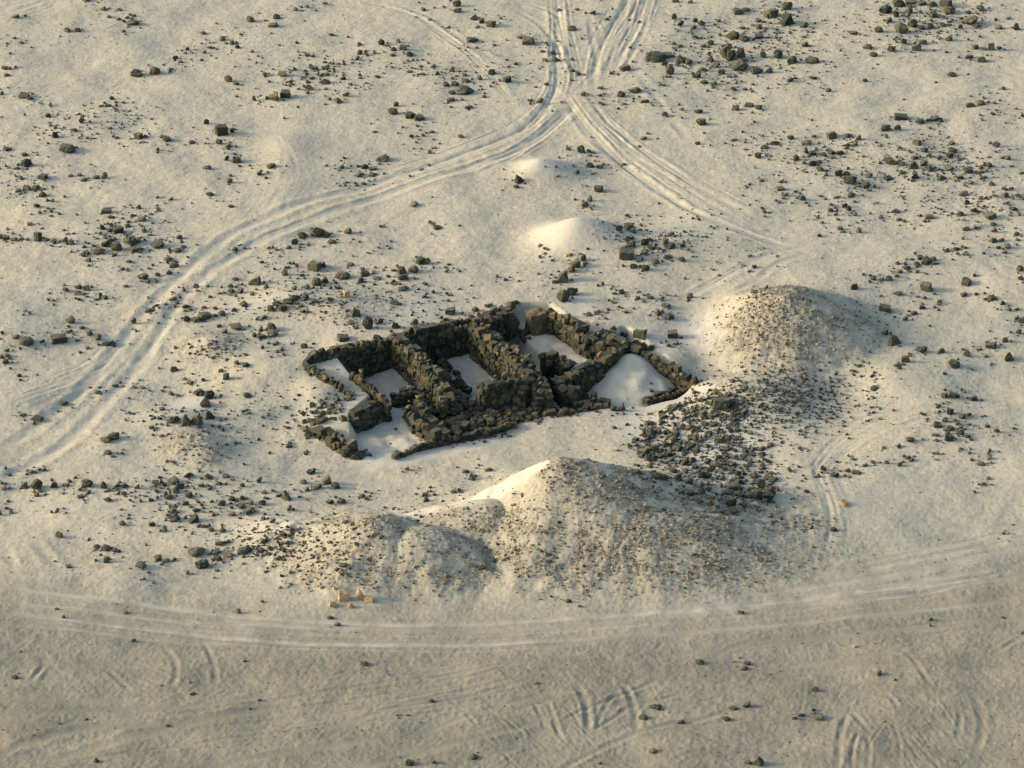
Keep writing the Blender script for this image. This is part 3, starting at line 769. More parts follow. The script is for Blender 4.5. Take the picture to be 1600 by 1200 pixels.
TILES[2,0] = "100,260,75,50;50,232,45,25;212,270,25,22;250,330,50,25;268,368,45,40;205,375,35,25;190,320,35,22;405,62,40,18;505,80,50,28;375,187,70,18;590,122,40,16;20,398,40,22;375,440,40,25;412,460,35,22;215,525,32,22;175,630,55,35;115,632,45,15;435,595,60,20;705,425,70,45;622,458,30,18;1012,102,40,42;1055,148,50,40;1020,8,50,25;1110,10,45,30;1145,125,38,35;1185,145,45,40;1135,172,45,28;1290,127,35,28;1410,72,75,45;1460,60,60,28;1540,130,50,28;1540,165,50,40;1590,95,30,30;1145,235,55,25;1195,288,45,28;1240,265,45,40;1380,220,90,60;1450,240,80,48;1545,228,60,32;1330,325,75,85;1368,345,60,75;1350,285,55,45;1430,330,60,75;1440,375,55,40;1238,365,48,45;1060,370,60,55;1105,385,50,45;1048,287,45,28;900,375,130,38;970,352,80,28;955,398,45,35;988,440,55,60;1150,470,65,50;1195,435,60,30;1310,447,55,45;1415,425,130,50;1350,475,45,25;1530,445,90,40;1595,440,20,35;1270,415,70,25;1570,340,45,45;1200,513,60,32;1262,517,55,32;1385,555,50,30;945,530,30,18;770,565,85,45;680,590,45,40;550,595,35,22;550,550,45,18;830,635,65,28;700,650,40,15;955,712,45,35;1060,683,32,25;1165,695,65,32;1395,675,55,38;1480,662,60,20;1540,670,45,35;1180,762,75,50;1160,893,35,28;1380,875,35,20;825,865,50,28;1580,918,50,32;1535,968,50,45;1560,1130,35,20;435,935,60,55;350,930,40,25;490,1030,60,40;545,1040,55,25;410,1072,32,28;500,1085,35,18;690,1030,40,18;485,970,28,18;45,1115,60,55;25,1165,45,28;540,1182,60,45;275,1040,25,18;1435,175,60,25;1300,215,30,25;880,335,45,25"
TILES[3,0] = "120,35,75,60;30,85,65,55;110,120,90,85;70,340,60,55;150,375,75,55;275,382,95,40;230,278,55,35;225,155,60,45;10,440,40,38;690,185,65,50;525,205,75,35;815,20,90,60;735,60,90,60;800,85,40,50;880,65,60,50;755,125,50,40;890,10,80,40;1110,20,70,60;1135,65,75,55;1030,90,50,40;1330,50,65,45;1260,130,105,70;1250,75,45,28;1300,160,60,35;1200,165,40,30;830,180,100,75;905,145,70,60;960,172,60,35;1020,165,60,30;1090,155,60,28;845,255,50,48;930,295,60,52;970,260,60,40;770,305,60,50;660,338,60,42;620,292,65,45;1130,240,55,40;1395,290,45,55;1445,298,40,22;1340,370,65,50;1295,293,40,32;1440,172,55,30;1550,165,45,55;1500,115,30,20;1255,360,60,20;605,502,40,28;375,562,42,30;135,498,50,35;280,490,50,18;1150,468,65,32;1470,550,35,28;1265,655,70,40;1330,652,70,20;1410,642,45,18;950,757,65,42;1040,742,60,30;1000,750,40,25;1075,755,35,22;730,798,75,48;810,795,50,38;830,745,90,18;140,858,50,35;395,845,60,50;495,845,50,40;565,855,40,50;545,895,40,38;490,910,60,25;285,850,35,20;40,895,70,30;235,890,70,35;240,940,38,42;280,958,45,30;340,965,55,35;395,950,50,35;445,955,60,35;175,985,45,45;225,1015,40,30;275,1020,55,45;325,1055,60,35;320,1010,40,30;440,1080,50,45;490,1085,50,30;510,1125,75,55;615,1155,50,45;565,1160,40,25;630,1095,55,35;750,1115,55,30;765,1005,90,50;830,1020,55,25;930,890,50,40;980,935,45,40;1005,965,40,40;905,1030,60,55;970,1018,70,40;915,985,50,25;1010,1055,60,45;1060,980,50,32;1135,970,55,40;1155,935,65,50;1145,895,50,30;915,1100,65,45;840,1080,50,22;1085,1110,65,40;1130,1055,70,28;1200,1110,60,28;1250,1075,90,25;1310,1080,40,20;1195,998,40,22;1425,905,55,35;1355,1025,28,28;1385,1030,38,38;1350,1110,45,22;1500,985,40,35;1580,1080,40,22;1400,1155,50,18;1480,1180,50,28;1520,1178,40,25;1265,1145,50,22;75,1182,55,25;1405,712,40,18;1590,720,25,25;1550,678,25,18;960,25,70,30;1030,30,60,30"
TILES[0,1] = "235,275,48,70;5,265,30,60;40,285,45,30;90,293,55,28;135,291,35,22;170,295,30,22;295,297,35,22;320,308,40,18;375,310,25,20;408,293,35,38;445,313,50,40;665,118,70,40;695,157,55,25;640,215,45,45;685,238,40,30;735,235,80,50;800,210,45,30;830,145,35,22;885,168,70,40;870,92,30,32;800,185,35,22;805,300,90,70;860,302,65,45;725,340,75,65;660,325,60,40;620,370,80,45;520,390,45,35;555,420,38,38;690,300,50,30;985,328,85,55;1120,280,50,35;1110,365,65,32;1145,345,40,22;1050,418,60,35;1085,455,70,45;1058,503,45,35;985,515,35,30;890,527,75,55;785,587,40,22;765,483,30,18;805,437,45,14;850,362,80,30;900,235,30,30;938,268,35,18;940,138,35,18;985,100,30,18;320,120,30,22;230,85,50,30;185,200,35,20;325,50,35,28;265,15,50,40;400,238,30,16;410,608,45,32;490,592,50,32;540,598,40,38;480,625,40,20;545,655,35,16;628,640,28,35;658,657,35,32;605,672,35,16;330,673,35,22;155,742,32,16;440,800,62,50;515,847,40,28;560,880,50,40;610,905,55,45;665,947,60,35;695,940,38,30;425,875,35,22;165,932,95,60;370,918,100,55;265,935,42,28;100,905,60,30;35,1058,45,40;10,1025,30,35;12,875,28,20;120,1145,35,28;838,808,40,48;945,738,45,22;975,712,35,14;1035,700,30,18;1085,665,50,28;1108,692,35,22;1160,715,55,25;1185,735,40,22;1165,790,52,45;1225,795,70,45;1280,775,75,45;1345,770,35,25;1385,755,50,40;1475,842,75,48;1405,868,45,38;1595,550,70,65;1470,543,50,25;1440,585,40,30;1445,618,55,35;1500,618,45,40;1370,632,40,22;1575,630,35,22;1345,725,38,25;1275,720,40,25;1520,700,55,40;1460,735,40,25;1225,587,45,35;1150,612,25,22;1092,1103,60,42;1270,1172,32,28;1185,1190,40,20;1415,1150,50,55;1535,1080,55,38;1480,1065,40,35;1445,90,45,22;1310,12,55,35;1070,40,30,28;1475,352,28,18;1530,350,28,18;1590,890,30,40"
TILES[1,1] = "375,250,95,80;435,265,60,45;285,265,60,45;240,308,50,42;205,345,40,28;125,357,38,22;90,380,25,16;575,243,58,48;475,310,60,32;990,80,60,30;780,215,35,20;1130,228,55,18;765,347,30,18;35,437,40,22;365,465,75,60;415,450,50,48;180,500,40,50;255,458,25,30;285,518,40,22;380,560,60,65;425,548,55,55;310,595,65,35;240,600,45,28;540,522,105,60;655,550,48,42;755,538,58,30;590,455,55,22;680,510,60,40;745,470,25,18;825,525,35,22;910,485,60,60;915,530,75,45;985,480,80,50;1025,430,55,50;1068,430,58,50;860,490,40,20;920,608,75,30;865,690,65,35;1050,650,40,22;1100,623,38,28;1193,632,25,22;1050,570,28,14;1185,472,35,18;1233,475,18,18;1558,548,28,22;630,748,65,60;700,815,70,85;780,805,40,32;590,815,50,32;875,832,50,48;990,810,55,50;1125,840,45,40;1045,838,40,20;1370,732,50,38;1215,745,65,50;545,915,75,45;300,960,50,40;95,845,70,60;100,885,90,45;30,850,35,38;35,905,60,32;45,782,50,28;160,988,32,18;130,942,22,18;240,660,70,45;310,655,55,42;200,690,80,25;90,725,50,45;130,695,60,35;170,720,50,40;460,670,70,32;370,690,60,22;280,710,35,22;290,745,50,30;515,600,38,25;60,585,30,40"
TILES[2,1] = "455,75,48,50;487,38,38,45;445,408,46,50;398,446,66,66;370,478,56,58;318,522,76,84;320,648,84,86;372,622,90,60;670,225,60,45;730,215,60,45;755,240,50,35;715,390,95,70;830,375,50,40;895,432,60,40;965,408,45,30;1062,418,50,38;835,472,60,45;760,460,60,40;810,410,25,45;960,305,50,45;1000,335,50,45;1000,262,38,38;1070,335,38,22;870,350,55,25;690,350,60,30;720,290,50,40;745,320,60,50;830,310,55,55;850,295,40,30;920,352,28,22;570,570,25,30;685,625,40,25;640,635,40,16;785,660,35,28;865,658,50,28;840,645,30,20;935,663,35,22;1112,645,38,42;960,715,55,14;918,750,42,45;985,780,50,38;535,747,45,22;583,788,35,20;480,770,50,20;1005,890,70,50;800,885,80,60;795,945,50,30;860,975,45,28;980,960,38,25;1030,945,35,25;1515,465,30,22;1575,118,35,28;1130,162,22,18;1510,618,45,28;1590,590,25,35;205,352,25,14;205,385,25,14;165,510,25,18;265,560,40,30;670,718,30,18"
TILES[3,1] = "990,430,70,55;1030,415,55,35;950,410,40,30;930,450,50,28;870,473,55,30;822,497,45,30;805,525,35,28;757,540,55,35;710,546,40,25;657,538,45,28;540,590,60,42;990,593,70,58;1240,562,62,52;810,633,70,35;730,727,80,42;965,722,45,32;912,755,52,32;860,793,42,32;1070,683,38,30;1222,642,38,25;1400,662,48,32;1463,690,28,35;1505,735,42,28;1555,785,35,35;1583,802,32,38;1563,868,50,38;1480,922,45,38;1395,958,70,45;1500,1030,70,65;1245,1005,50,50;1163,1073,80,58;1085,990,48,40;950,983,75,48;790,915,80,75;730,868,45,48;858,1045,55,50;1330,983,25,14;800,1085,40,20;570,1085,40,22;425,1135,25,35;1575,478,45,35;1580,540,35,22;1115,372,45,16;1175,355,50,22;1185,385,30,22;1235,388,38,22;1230,350,40,14;480,85,38,40;505,105,40,32;540,135,38,32;390,110,40,35;425,135,28,28;310,158,28,22;565,238,42,38;450,225,40,30;465,248,40,20;795,125,65,22;820,172,45,25;1010,158,60,28;1245,65,45,32;1285,115,45,40;1205,135,50,35;1150,132,28,18;1350,88,28,20;1530,105,70,28;1570,138,25,25;1235,230,55,28;1410,240,45,38;1405,200,40,35;1390,150,70,45;1410,300,60,40;1460,298,40,30;1495,335,50,40;1470,375,40,25;1440,345,40,25;1555,260,40,25;1495,70,28,22;1330,35,35,30;1220,15,70,30;1475,20,60,35;1410,22,50,20;1560,18,40,22;700,158,28,20;105,22,50,22;210,35,60,40;520,20,50,25;425,33,40,20;232,1165,40,22;650,1150,40,16"
TILES[0,2] = "225,628,80,80;152,628,52,50;228,688,42,35;337,628,58,48;410,630,45,22;545,620,85,58;500,655,40,32;652,630,45,50;730,637,38,38;785,635,62,35;858,640,50,38;975,615,60,38;1010,605,30,30;1085,605,70,52;1170,572,65,42;1125,635,60,40;1305,578,60,38;1180,690,60,48;1100,660,50,40;1055,705,55,40;1030,685,35,35;1160,745,50,40;1225,787,60,28;1100,840,60,48;1210,838,60,60;1158,830,28,28;1080,790,60,40;1385,742,65,45;1450,715,55,40;1515,710,35,30;1550,795,55,45;1510,760,55,28;1565,740,50,35;1450,822,60,18;1515,630,35,35;1300,632,38,22;1370,620,40,32;1275,888,38,25;1320,908,45,32;1390,912,48,38;1230,1048,115,55;1265,1125,90,60;1375,995,70,38;1350,1045,60,40;1360,1085,65,40;1430,1065,70,40;1525,1040,105,50;950,875,50,38;1028,915,45,22;765,868,50,38;805,815,25,16;370,942,45,38;665,1025,70,45;605,1018,50,25;715,1045,30,22;665,1095,50,50;430,1140,38,22;990,1090,50,40;1048,1100,30,28;880,1145,80,16;320,795,25,28;675,720,55,35;775,685,45,22;505,703,45,20;880,720,25,40;40,775,35,20;715,325,75,55;660,360,85,16;675,433,55,20;610,50,50,25;400,120,70,35;240,215,60,35;155,188,25,25;1070,58,38,32;1245,50,75,50;1310,65,70,60;1280,118,70,65;1310,190,60,55;1230,215,75,80;1165,225,70,70;1085,222,80,50;1000,212,38,28;945,270,35,22;1545,72,60,35;1550,183,35,16;890,27,40,16;720,12,50,18;845,22,30,14;190,553,50,12;35,520,25,28;250,535,30,16;20,655,50,16;810,182,28,14;1410,578,50,22"
TILES[1,2] = "20,598,50,45;347,548,68,42;440,600,60,62;380,640,70,42;318,655,38,35;500,635,65,45;295,610,50,38;190,695,62,60;40,740,60,42;210,775,42,45;50,677,45,22;460,735,60,42;535,730,60,45;660,700,50,25;722,680,28,20;945,530,40,35;1350,580,48,48;1310,545,50,28;1455,535,55,28;1045,690,55,35;1065,720,40,30;1115,690,25,18;1235,672,45,28;805,770,28,16;205,387,40,25;550,865,60,22;105,855,45,35;35,1038,50,25;45,980,45,38;190,990,50,28;180,930,28,55;545,1135,60,25;1510,998,25,20;1420,1140,55,40;570,88,68,35;495,65,25,12;940,805,30,10;998,820,28,12"
TILES[2,2] = "635,150,50,45;685,148,55,48;990,148,75,50;940,208,48,32;855,245,60,25;865,300,70,55;912,290,48,42;735,383,38,25;640,270,38,25;160,235,50,20;1310,120,110,75;1380,185,50,60;1455,170,60,35;1380,640,90,65;1350,675,80,40;1370,735,75,60;1250,705,65,40;1240,740,50,45;1560,620,60,75;1530,690,100,70;1590,705,80,60;1385,795,70,30;1255,790,60,25;1145,335,70,45;1290,345,60,45;820,420,70,40;1075,480,55,65;1130,470,60,40;1250,520,60,50;1185,565,60,50;1225,570,60,45;1410,555,55,40;1040,580,50,45;900,570,60,50;945,580,55,45;850,465,50,38;890,400,60,45;960,370,60,45;1010,340,55,40;925,450,55,40;860,510,45,35;985,440,50,40;1010,540,55,45;1085,540,50,40;1150,520,45,35;1100,610,45,38;1165,630,50,40;1060,665,50,40;1120,680,50,45;1190,670,45,38;1310,590,40,30;1040,400,50,40;1100,400,45,35;1160,410,45,35;780,545,40,30;840,590,38,28"
TILES[3,2] = "10,665,80,65;30,595,75,35;1100,70,38,35;1150,68,50,38;1185,75,35,28;1285,90,50,30;660,30,55,20;1140,172,60,42;1215,200,55,35;1258,190,38,28;1105,222,42,35;1170,227,38,20;1060,257,55,35;1135,277,70,42;1200,300,60,42;1130,335,62,45;1248,328,40,30;1222,280,40,20;1035,320,60,20;1070,170,28,25;1072,135,22,16;885,345,70,42;818,383,40,32;725,400,35,16;740,488,38,28;825,500,45,32;872,462,45,25;1370,262,38,25;1428,290,45,32;1535,277,25,18;995,215,20,20;1205,402,28,18;1055,430,30,25;1385,458,40,25;1330,500,60,25;1350,625,40,18;420,568,60,38;315,570,32,28;345,525,35,35;495,540,50,28;550,553,50,28;527,465,28,22;218,570,22,18;240,670,42,28;272,893,28,28;410,912,55,20;1472,932,30,20;80,840,25,16"
TILES[0,3] = "90,630,55,30;895,15,35,20;785,225,35,25;1490,215,35,40;395,250,30,30;355,205,30,20;835,400,35,28;1205,740,50,14;370,920,25,15;540,893,25,20;1050,935,35,18;605,1150,35,35;1530,530,25,16;130,470,20,18"
TILES[1,3] = "675,545,65,35;1360,1135,60,22;1095,780,50,22;40,157,30,20;465,262,50,20;510,308,50,14;885,868,20,18;20,775,28,12;960,1165,55,40;1110,1160,40,30"
TILES[2,3] = "1170,545,70,20;1470,548,55,28;1450,578,60,28;820,880,65,42;895,825,90,28;150,668,45,20;1465,805,65,45;1385,825,75,35;1340,890,60,38;1055,915,60,25;880,1095,60,32;1530,1155,65,60;1475,1165,60,28;355,155,40,32;245,125,22,20;1430,225,45,30;550,1170,30,20"
TILES[3,3] = "290,705,55,32;205,868,45,28;165,888,35,25;280,855,38,22;310,885,80,35;685,605,48,40;1015,268,38,28;1465,257,32,16;1590,355,25,22"
ALL = []
for (c, r_), txt in TILES.items():
    for q in txt.split(";"):
        a, b, ww, hh = (float(v) for v in q.split(","))
        ALL.append((400 * c + a / 4, 300 * r_ + b / 4, ww / 4, hh / 4))
ALL.sort(key=lambda q: -(q[2] * q[3]))
# places the labels speak of
PLACES = [
 (30,110,"on the far left sand"),(110,40,"near the far left corner"),(215,115,"by the lone far left pair"),(365,70,"in the far left scatter"),
 (390,140,"above the curved side track"),(500,120,"in the rear field left of centre"),(170,185,"in the left pebble field"),(30,260,"at the far left edge"),
 (110,235,"beside the long left boulder"),(350,210,"left of the curved side track"),(430,125,"around the paired rear boulders"),(620,75,"in the rear middle scatter"),
 (740,30,"at the rear edge beside the tracks"),(715,130,"around the rear oval boulder"),(625,175,"above the lone wedge boulders"),(590,260,"above the long rut bend"),
 (820,80,"left of the upper track fork"),(980,140,"right of the track fork"),(930,40,"between the upper ruts"),(1060,40,"at the rear edge right of the fork"),
 (1040,100,"along the rear stone ridge"),(1140,80,"in the tall rear right heap"),(1215,20,"at the rear edge boulder bank"),(1240,90,"right of the tall rear heap"),
 (1400,20,"in the rear right stone enclosure"),(1510,35,"right of the rear stone enclosure"),(1370,75,"in front of the rear enclosure"),(1550,90,"at the far right edge"),
 (1300,130,"on the bare rear right slope"),(1100,175,"on the slope right of the fork"),(1440,185,"along the faint right ridge"),(1250,235,"in the left of the right field"),
 (1310,270,"in the front of the right field"),(1420,240,"in the centre of the right field"),(1560,260,"on the right side field"),(1330,330,"below the right field"),(1550,330,"at the right edge below the field"),
 (890,250,"behind the small bright drift"),(930,300,"between the two bright drifts"),(60,370,"in the left edge stone row"),(200,375,"in the dark left heap"),
 (190,335,"behind the dark left heap"),(270,410,"beside the long rut on the left"),(140,455,"in the small left cluster"),(90,530,"near the left edge boulders"),
 (160,525,"left of the twin ruts"),(320,490,"along the slab right of the ruts"),(370,450,"between the ruts and the ruin"),(490,365,"around the boulder by the rut bend"),
 (430,470,"in the terrace left behind the ruin"),(500,430,"in the terrace rows behind the ruin"),(640,415,"in the angled pile behind the ruin"),(610,465,"on the slope behind the ruin"),
 (425,510,"left of the ruin's rear corner"),(580,500,"just behind the ruin's rear wall"),(900,430,"in the short line behind the ruin"),(985,380,"beside the bright mound"),
 (1050,375,"right of the bright mound's heap"),(1010,470,"between ruin and round mound"),(1000,535,"beside the ruin's right wall"),(1180,440,"behind the round gravel mound"),
 (1400,435,"in the curved stone arc"),(1440,490,"in the inner arc of the ring"),(1400,525,"beside the round gravel mound"),(1480,560,"in the front of the stone ring"),
 (1580,490,"in the right of the stone ring"),(1330,600,"in front of the round mound"),(310,640,"in the grey heap left of the ruin"),(170,680,"beside the lower ruts"),
 (60,620,"at the left edge by the ruts"),(100,760,"in the lower left stone row"),(180,755,"in the middle of the lower row"),(280,760,"at the end of the lower row"),
 (360,790,"in the scatter below the row"),(240,820,"below the lower row"),(330,870,"in the front left boulder group"),(165,865,"in the small front left group"),
 (480,750,"in the cluster below the ruin"),(440,850,"left of the front gravel mound"),(700,760,"along the bright drift"),(740,870,"on the front gravel mounds"),
 (980,640,"before the ruin's right front"),(1040,670,"on the left of the rubble fan"),(1130,640,"at the back of the rubble fan"),(1100,740,"in the middle of the rubble fan"),
 (1180,780,"at the front of the rubble fan"),(1300,740,"right of the rubble fan"),(1480,660,"in the lower right cluster"),(1400,700,"left of the lower right cluster"),
 (1540,680,"right of the lower right cluster"),(1300,830,"beside the right loop track"),(80,980,"on the left of the dirt road"),(300,1000,"on the dirt road"),(560,1020,"below the dirt road's middle"),
 (690,1190,"at the bottom edge"),(1080,1110,"among the foreground skid marks"),(1160,1045,"below the road on the right"),(1270,1110,"beside the right foreground skids"),(1400,1040,"in the right foreground"),(1180,1185,"at the bottom right of the skids"),
 (1500,960,"on the right of the road")]
NMAX = 300
rr2 = random.Random(5)
recs = []
cx = [q[0] for q in ALL]; cy = [q[1] for q in ALL]
# the ground point below each stone's outline
zz0 = land(cx, cy)
ks = np.array([scale_at(p) for p in zz0])
ws = np.array([q[2] for q in ALL]) / ks; hs = np.array([q[3] for q in ALL]) / ks
dep_f = np.array([rr2.uniform(.6, .9) for _ in ALL])
ds = ws * dep_f
gyp = np.array(cy) + np.array([q[3] for q in ALL]) / 2 - ds * ks * .2
LP = land(cx, gyp)
CD, SD = math.cos(DEP), math.sin(DEP)
Hs = np.clip((hs - ds * SD * .62) / CD, .34 * ws, 1.15 * ws)
ADJ = {'block': ("blocky", "squarish", "chunky"), 'angular': ("angular", "jagged", "sharp-edged"), 'round': ("rounded", "smooth-edged", "humped"), 'wedge': ("wedge-shaped", "slanting", "pointed")}
def dirword(dx, dy):
    a = math.degrees(math.atan2(dy, dx)) % 360
    k = int(((a + 22.5) % 360) // 45)
    return ("right of", "back-right of", "behind", "back-left of", "left of", "front-left of", "in front of", "front-right of")[k]
def add_rock_mesh(kind, i):
    key = (kind, i)
    if key not in CACHE:
        V, T = BIG[kind][i]
        CACHE[key] = np_mesh("boulder", V, T, 3, False, M_ROCK)
    return CACHE[key]
CACHE = {}
rest = Heap()
for i, q in enumerate(ALL):
    asp = q[3] / q[2]
    kind = rr2.choice(('block', 'angular', 'angular', 'angular', 'round', 'round', 'round'))
    if asp > .9 and rr2.random() < .3: kind = 'wedge'
    p = LP[i]; big_ = 1.05 if i < 110 else .97
    W, D, Hh = ws[i] * big_ * .97, ds[i] * big_, Hs[i] * 1.2 * big_
    rot = (rr2.gauss(0, .16), rr2.gauss(0, .16), rr2.uniform(-.7, .7))
    if i < NMAX:
        pl = min(PLACES, key=lambda t: (t[0] - q[0]) ** 2 + ((t[1] - q[1]) * 1.5) ** 2)
        recs.append(dict(i=i, q=q, p=p, size=(W, D, Hh), rot=rot, kind=kind, place=pl, asp=asp))
    else:
        rest.add(rr2.choice(MED[kind]), (p[0], p[1], p[2] + Hh * .30), (W, D, Hh), rot, rr2.betavariate(1.1, 2))
groups = {}
for r_ in recs: groups.setdefault(r_['place'][2], []).append(r_)
used = set()
for ph, L_ in groups.items():
    L_.sort(key=lambda r_: -r_['q'][2] * r_['q'][3])
    top = L_[0]
    for n_, r_ in enumerate(L_):
        asp = r_['asp']
        adj = rr2.choice(ADJ[r_['kind']])
        if asp < .48: adj = "low flat"
        elif asp > 1.02: adj = "upright"
        noun = "boulder" if r_['q'][2] * r_['q'][3] > 230 else "stone"
        if n_ == 0:
            lab = f"{adj} dark {noun}, " + ("largest " if len(L_) > 1 else "the biggest ") + ph
        else:
            dx, dy = r_['p'][0] - top['p'][0], r_['p'][1] - top['p'][1]
            dist = math.hypot(dx, dy)
            opts = [f"{dist:.0f} m" if dist >= 1.5 else "just", f"{round(dist * 2) / 2:.1f} m", f"{dist:.1f} m", f"{dist:.2f} m"]
            for d_ in opts:
                lab = f"{adj} dark {noun} {d_} {dirword(dx, dy)} the largest {ph}"
                core = (d_, dirword(dx, dy), ph)
                if core not in used and lab not in used: break
            used.add(core)
            wc = lambda t: len(t.replace("-", " ").replace("'", " ").replace(".", " ").split())
            for a_, b_ in ((" dark ", " "), ("low flat ", "flat "), ("sharp-edged ", "angular "), ("smooth-edged ", "rounded "), ("wedge-shaped ", "slanting "), ("in front of", "before"), (" the largest ", " largest "), (adj + " ", "dark ")):
                if wc(lab) > 16: lab = lab.replace(a_, b_)
        used.add(lab)
        o = link("boulder" if noun == "boulder" else "stone", add_rock_mesh(r_['kind'], rr2.randrange(10)))
        W, D, Hh = r_['size']; p = r_['p']
        o.location = (p[0], p[1], p[2] + Hh * .30); o.scale = (W, D, Hh); o.rotation_euler = r_['rot']
        o["label"] = lab; o["category"] = noun; o["group"] = "dark basalt stones strewn over the sand"
o = rest.build("scattered_stones", M_PEB); o["kind"] = "stuff"; o["category"] = "stones"
o["label"] = "smaller dark stones strewn over the pale sand"

# tan blocks at the foot of the front mound, and other pale pieces
def tan(name, lab, px, py, w_, d_, h_, kind, k, rot, mat=M_TAN, cat="stone", group=None):
    V, T = BIG[kind][k]
    p = land([px], [py])[0]
    o = link(name, np_mesh(name, V, T, 3, False, mat)); o.location = (p[0], p[1], p[2] + h_ * .33); o.scale = (w_, d_, h_); o.rotation_euler = rot
    o["label"] = lab; o["category"] = cat
    if group: o["group"] = group
    return o
TG = "tan blocks beside the dirt road"
tan("tan_stone", "upright pale tan slab standing behind the flat tan block", 563, 934, .30, .22, .46, 'wedge', 2, (.1, .1, .3), group=TG)
tan("tan_stone", "chunky cracked tan block left of the upright slab", 537, 936, .38, .30, .34, 'block', 4, (0, .1, .2), group=TG)
tan("tan_stone", "flat reddish tan block right of the upright slab", 576, 939, .34, .24, .16, 'block', 5, (0, 0, -.1), group=TG)
tan("tan_stone", "pale cream block nearest the road on the left", 521, 947, .32, .24, .22, 'angular', 1, (0, .1, .2), group=TG)
tan("tan_stone", "small whitish lump below the upright slab", 548, 949, .2, .18, .2, 'round', 3, (0, 0, 0), group=TG)
tan("tan_stone", "small pinkish lump left behind the cracked block", 502, 919, .16, .14, .14, 'round', 5, (0, 0, 0), group=TG)
tan("tan_stone", "small tan lump just behind the cracked block", 522, 921, .16, .14, .12, 'angular', 6, (0, 0, 0), group=TG)
tan("tan_stone", "upright tan block on the terrace behind the ruin", 542, 464, .26, .2, .32, 'block', 7, (0, 0, .2))
tan("tan_stone", "tan block lying beside the loop track at right", 1318, 788, .42, .3, .2, 'wedge', 5, (0, .1, -.8))
tan("tan_stone", "small pale block at the end of the short stone line", 887, 400, .18, .15, .14, 'block', 8, (0, 0, .2))
tan("tan_stone", "small pale orange lump in the right foreground", 1335, 1011, .14, .12, .12, 'angular', 8, (0, 0, .2))
tan("plastic_scrap", "bright blue plastic scrap lying on the rear sand", 532, 67, .13, .11, .07, 'angular', 3, (0, .2, .4), M_BLUE, "litter")
tan("plastic_scrap", "tiny pale blue scrap among the rubble stones", 1093, 687, .08, .08, .12, 'angular', 4, (0, .2, .4), M_PALE, "litter")

# ------------------------------------------------------------------ pebbles and gravel nobody could count
def pebble_cloud(name, label, px, py, size, mat, seed, sink=.2, tint=(1.1, 2.0), keep=None):
    r = random.Random(seed); hp = Heap()
    P = land(px, py)
    for p, s in zip(P, size):
        if keep is not None and not keep(p, r): continue
        hp.add(r.choice(LITTLE), (p[0], p[1], p[2] + s * sink), (s * r.uniform(.8, 1.4), s * r.uniform(.7, 1.1), s * r.uniform(.5, .95)),
               (r.gauss(0, .4), r.gauss(0, .4), r.uniform(0, 6.3)), r.betavariate(*tint))
    o = hp.build(name, mat); o["kind"] = "stuff"; o["label"] = label; o["category"] = "pebbles"
    return o
def cell(A, p):
    i = min(max(np.searchsorted(XA, p[0]) - 1, 0), nX - 1); j = min(max(np.searchsorted(YA, p[1]) - 1, 0), nY - 1)
    return A[j, i]
g = np.random.default_rng(21)
# around the listed stones
bx, by, bs = [], [], []
for q in ALL:
    n_ = g.poisson(8.5)
    if q[1] > 930: n_ = g.poisson(.8)
    sp = 7 + q[2] * .8
    bx += list(q[0] + g.normal(0, sp, n_)); by += list(q[1] + q[3] * .3 + g.normal(0, sp * .5, n_))
    bs += list(.032 + .12 * g.random(n_) ** 2.8)
# sparse everywhere
n_ = 4200
ux = g.uniform(-40, 1640, n_); uy = g.uniform(-30, 900, n_)
bx += list(ux); by += list(uy); bs += list(.016 + .036 * g.random(n_) ** 3)
n_ = 500
bx += list(g.uniform(0, 1600, n_)); by += list(g.uniform(930, 1210, n_)); bs += list(.02 + .04 * g.random(n_) ** 3)
pebble_cloud("pebbles", "small dark pebbles peppering the sand", bx, by, bs, M_PEB, 41, keep=lambda p, r: r.random() > cell(DRIFT, p) * .93)

def blob(cx_, cy_, sx, sy, n_):
    return list(g.normal(cx_, sx, n_)), list(g.normal(cy_, sy, n_))
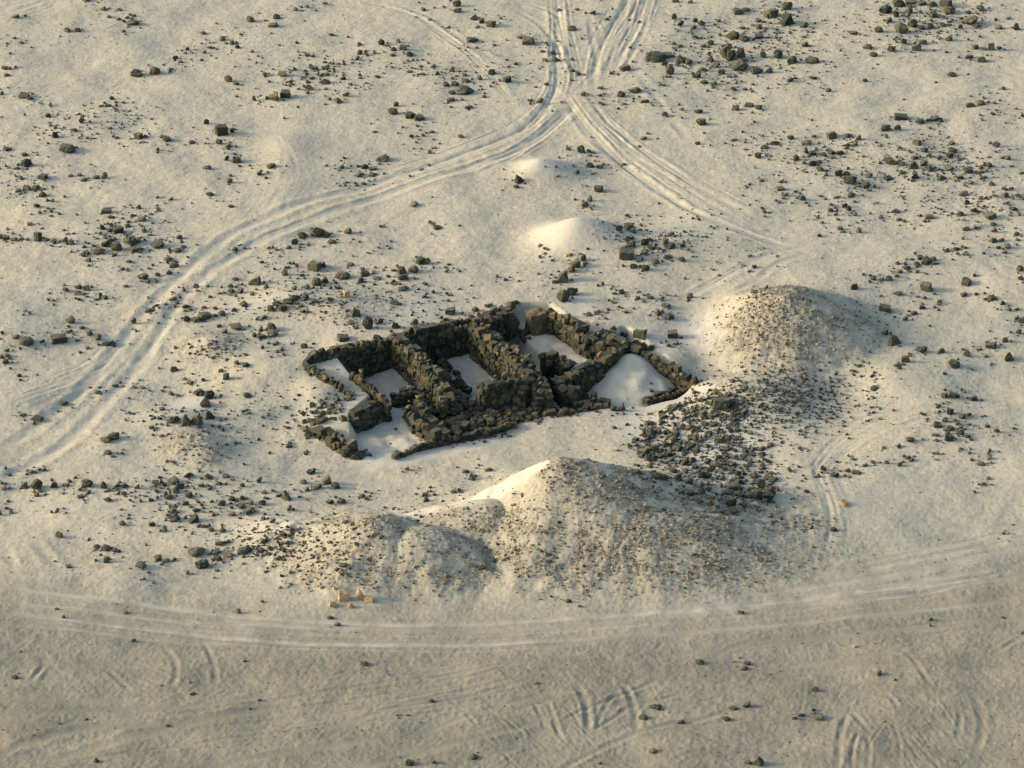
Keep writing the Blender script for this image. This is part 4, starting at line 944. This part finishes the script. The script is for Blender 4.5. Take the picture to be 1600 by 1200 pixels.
# rubble fan beside the big mound
fan = []
def in_poly(x, y, poly):
    ins = False
    for (x0, y0), (x1, y1) in zip(poly, poly[1:] + poly[:1]):
        if (y0 > y) != (y1 > y) and x < (x1 - x0) * (y - y0) / (y1 - y0) + x0: ins = not ins
    return ins
FAN = [(1000,668),(1035,640),(1080,622),(1130,605),(1165,640),(1150,680),(1190,700),(1215,745),(1212,785),(1170,795),(1110,775),(1050,745),(1000,715),(990,690)]
fx, fy = [], []
while len(fx) < 1250:
    x, y = g.uniform(985, 1220), g.uniform(600, 800)
    if in_poly(x, y, FAN) or g.random() < .03: fx.append(x + g.normal(0, 7)); fy.append(y + g.normal(0, 5))
spread_h = Heap(); r_ = random.Random(8)
for p in land(fx, fy):
    s = .05 + .19 * r_.random() ** 2.6
    spread_h.add(r_.choice(MED[r_.choice(KINDS)]), (p[0], p[1], p[2] + s * .15), (s * r_.uniform(.9, 1.3), s * r_.uniform(.75, 1), s * r_.uniform(.55, .95)), (r_.gauss(0, .35), r_.gauss(0, .35), r_.uniform(0, 6.3)), r_.betavariate(1.1, 1.7))
o = spread_h.build("rubble_stones", M_PEB); o["kind"] = "stuff"; o["category"] = "rubble"; o["label"] = "fan of small dark rubble right of the big mound"
# dark grit fields
qx, qy, qs = [], [], []
for a in ((1170,640,70,30,800),(1235,615,60,18,560),(1290,640,50,18,200),(1060,690,50,30,260),(1150,700,60,35,350),(330,545,32,12,130),(320,695,34,18,130),(640,480,50,16,110),(450,840,45,16,240),(470,870,50,18,200),
          (1000,360,40,18,120),(1060,365,50,18,120),(1280,270,70,30,240),(1420,270,70,40,280),(1500,300,60,40,220),(130,190,50,20,150),(180,180,40,14,90),(200,370,50,25,120),(480,110,60,20,130),(720,110,60,22,110),
          (1120,90,80,35,420),(1440,30,60,22,420),(1215,40,25,30,160),(1250,70,50,30,130),(500,460,60,22,170),(290,640,30,14,100),(430,640,50,35,170),(1120,395,60,25,110),(40,270,40,20,90),(290,770,40,30,110),(400,850,40,18,120),(640,650,60,30,70),(1180,215,40,14,40)):
    x_, y_ = blob(*a); qx += x_; qy += y_; qs += list(.03 + .10 * g.random(a[4]) ** 2)
pebble_cloud("grit", "patches of dark grit between the boulders", qx, qy, qs, M_PEB, 42, keep=lambda p, r: r.random() > cell(DRIFT, p) * .85)
# gravel mantle on the mounds
mx_, my_, ms_ = [], [], []
n_ = 26000
ux = g.uniform(400, 1420, n_); uy = g.uniform(430, 945, n_)
pebble_cloud("mound_gravel", "brown gravel covering the conical mounds", ux, uy, list(.03 + .065 * g.random(n_) ** 2.6), M_GRAV, 43, tint=(1.3, 1.5), keep=lambda p, r: r.random() < cell(STONY, p) * .95)
n_ = 9000
ux = g.uniform(400, 1420, n_); uy = g.uniform(430, 945, n_)
pebble_cloud("mound_gravel", "dark basalt chips lying on the gravel mounds", ux, uy, list(.03 + .085 * g.random(n_) ** 2.8), M_PEB, 44, keep=lambda p, r: r.random() < cell(STONY, p) * .62)
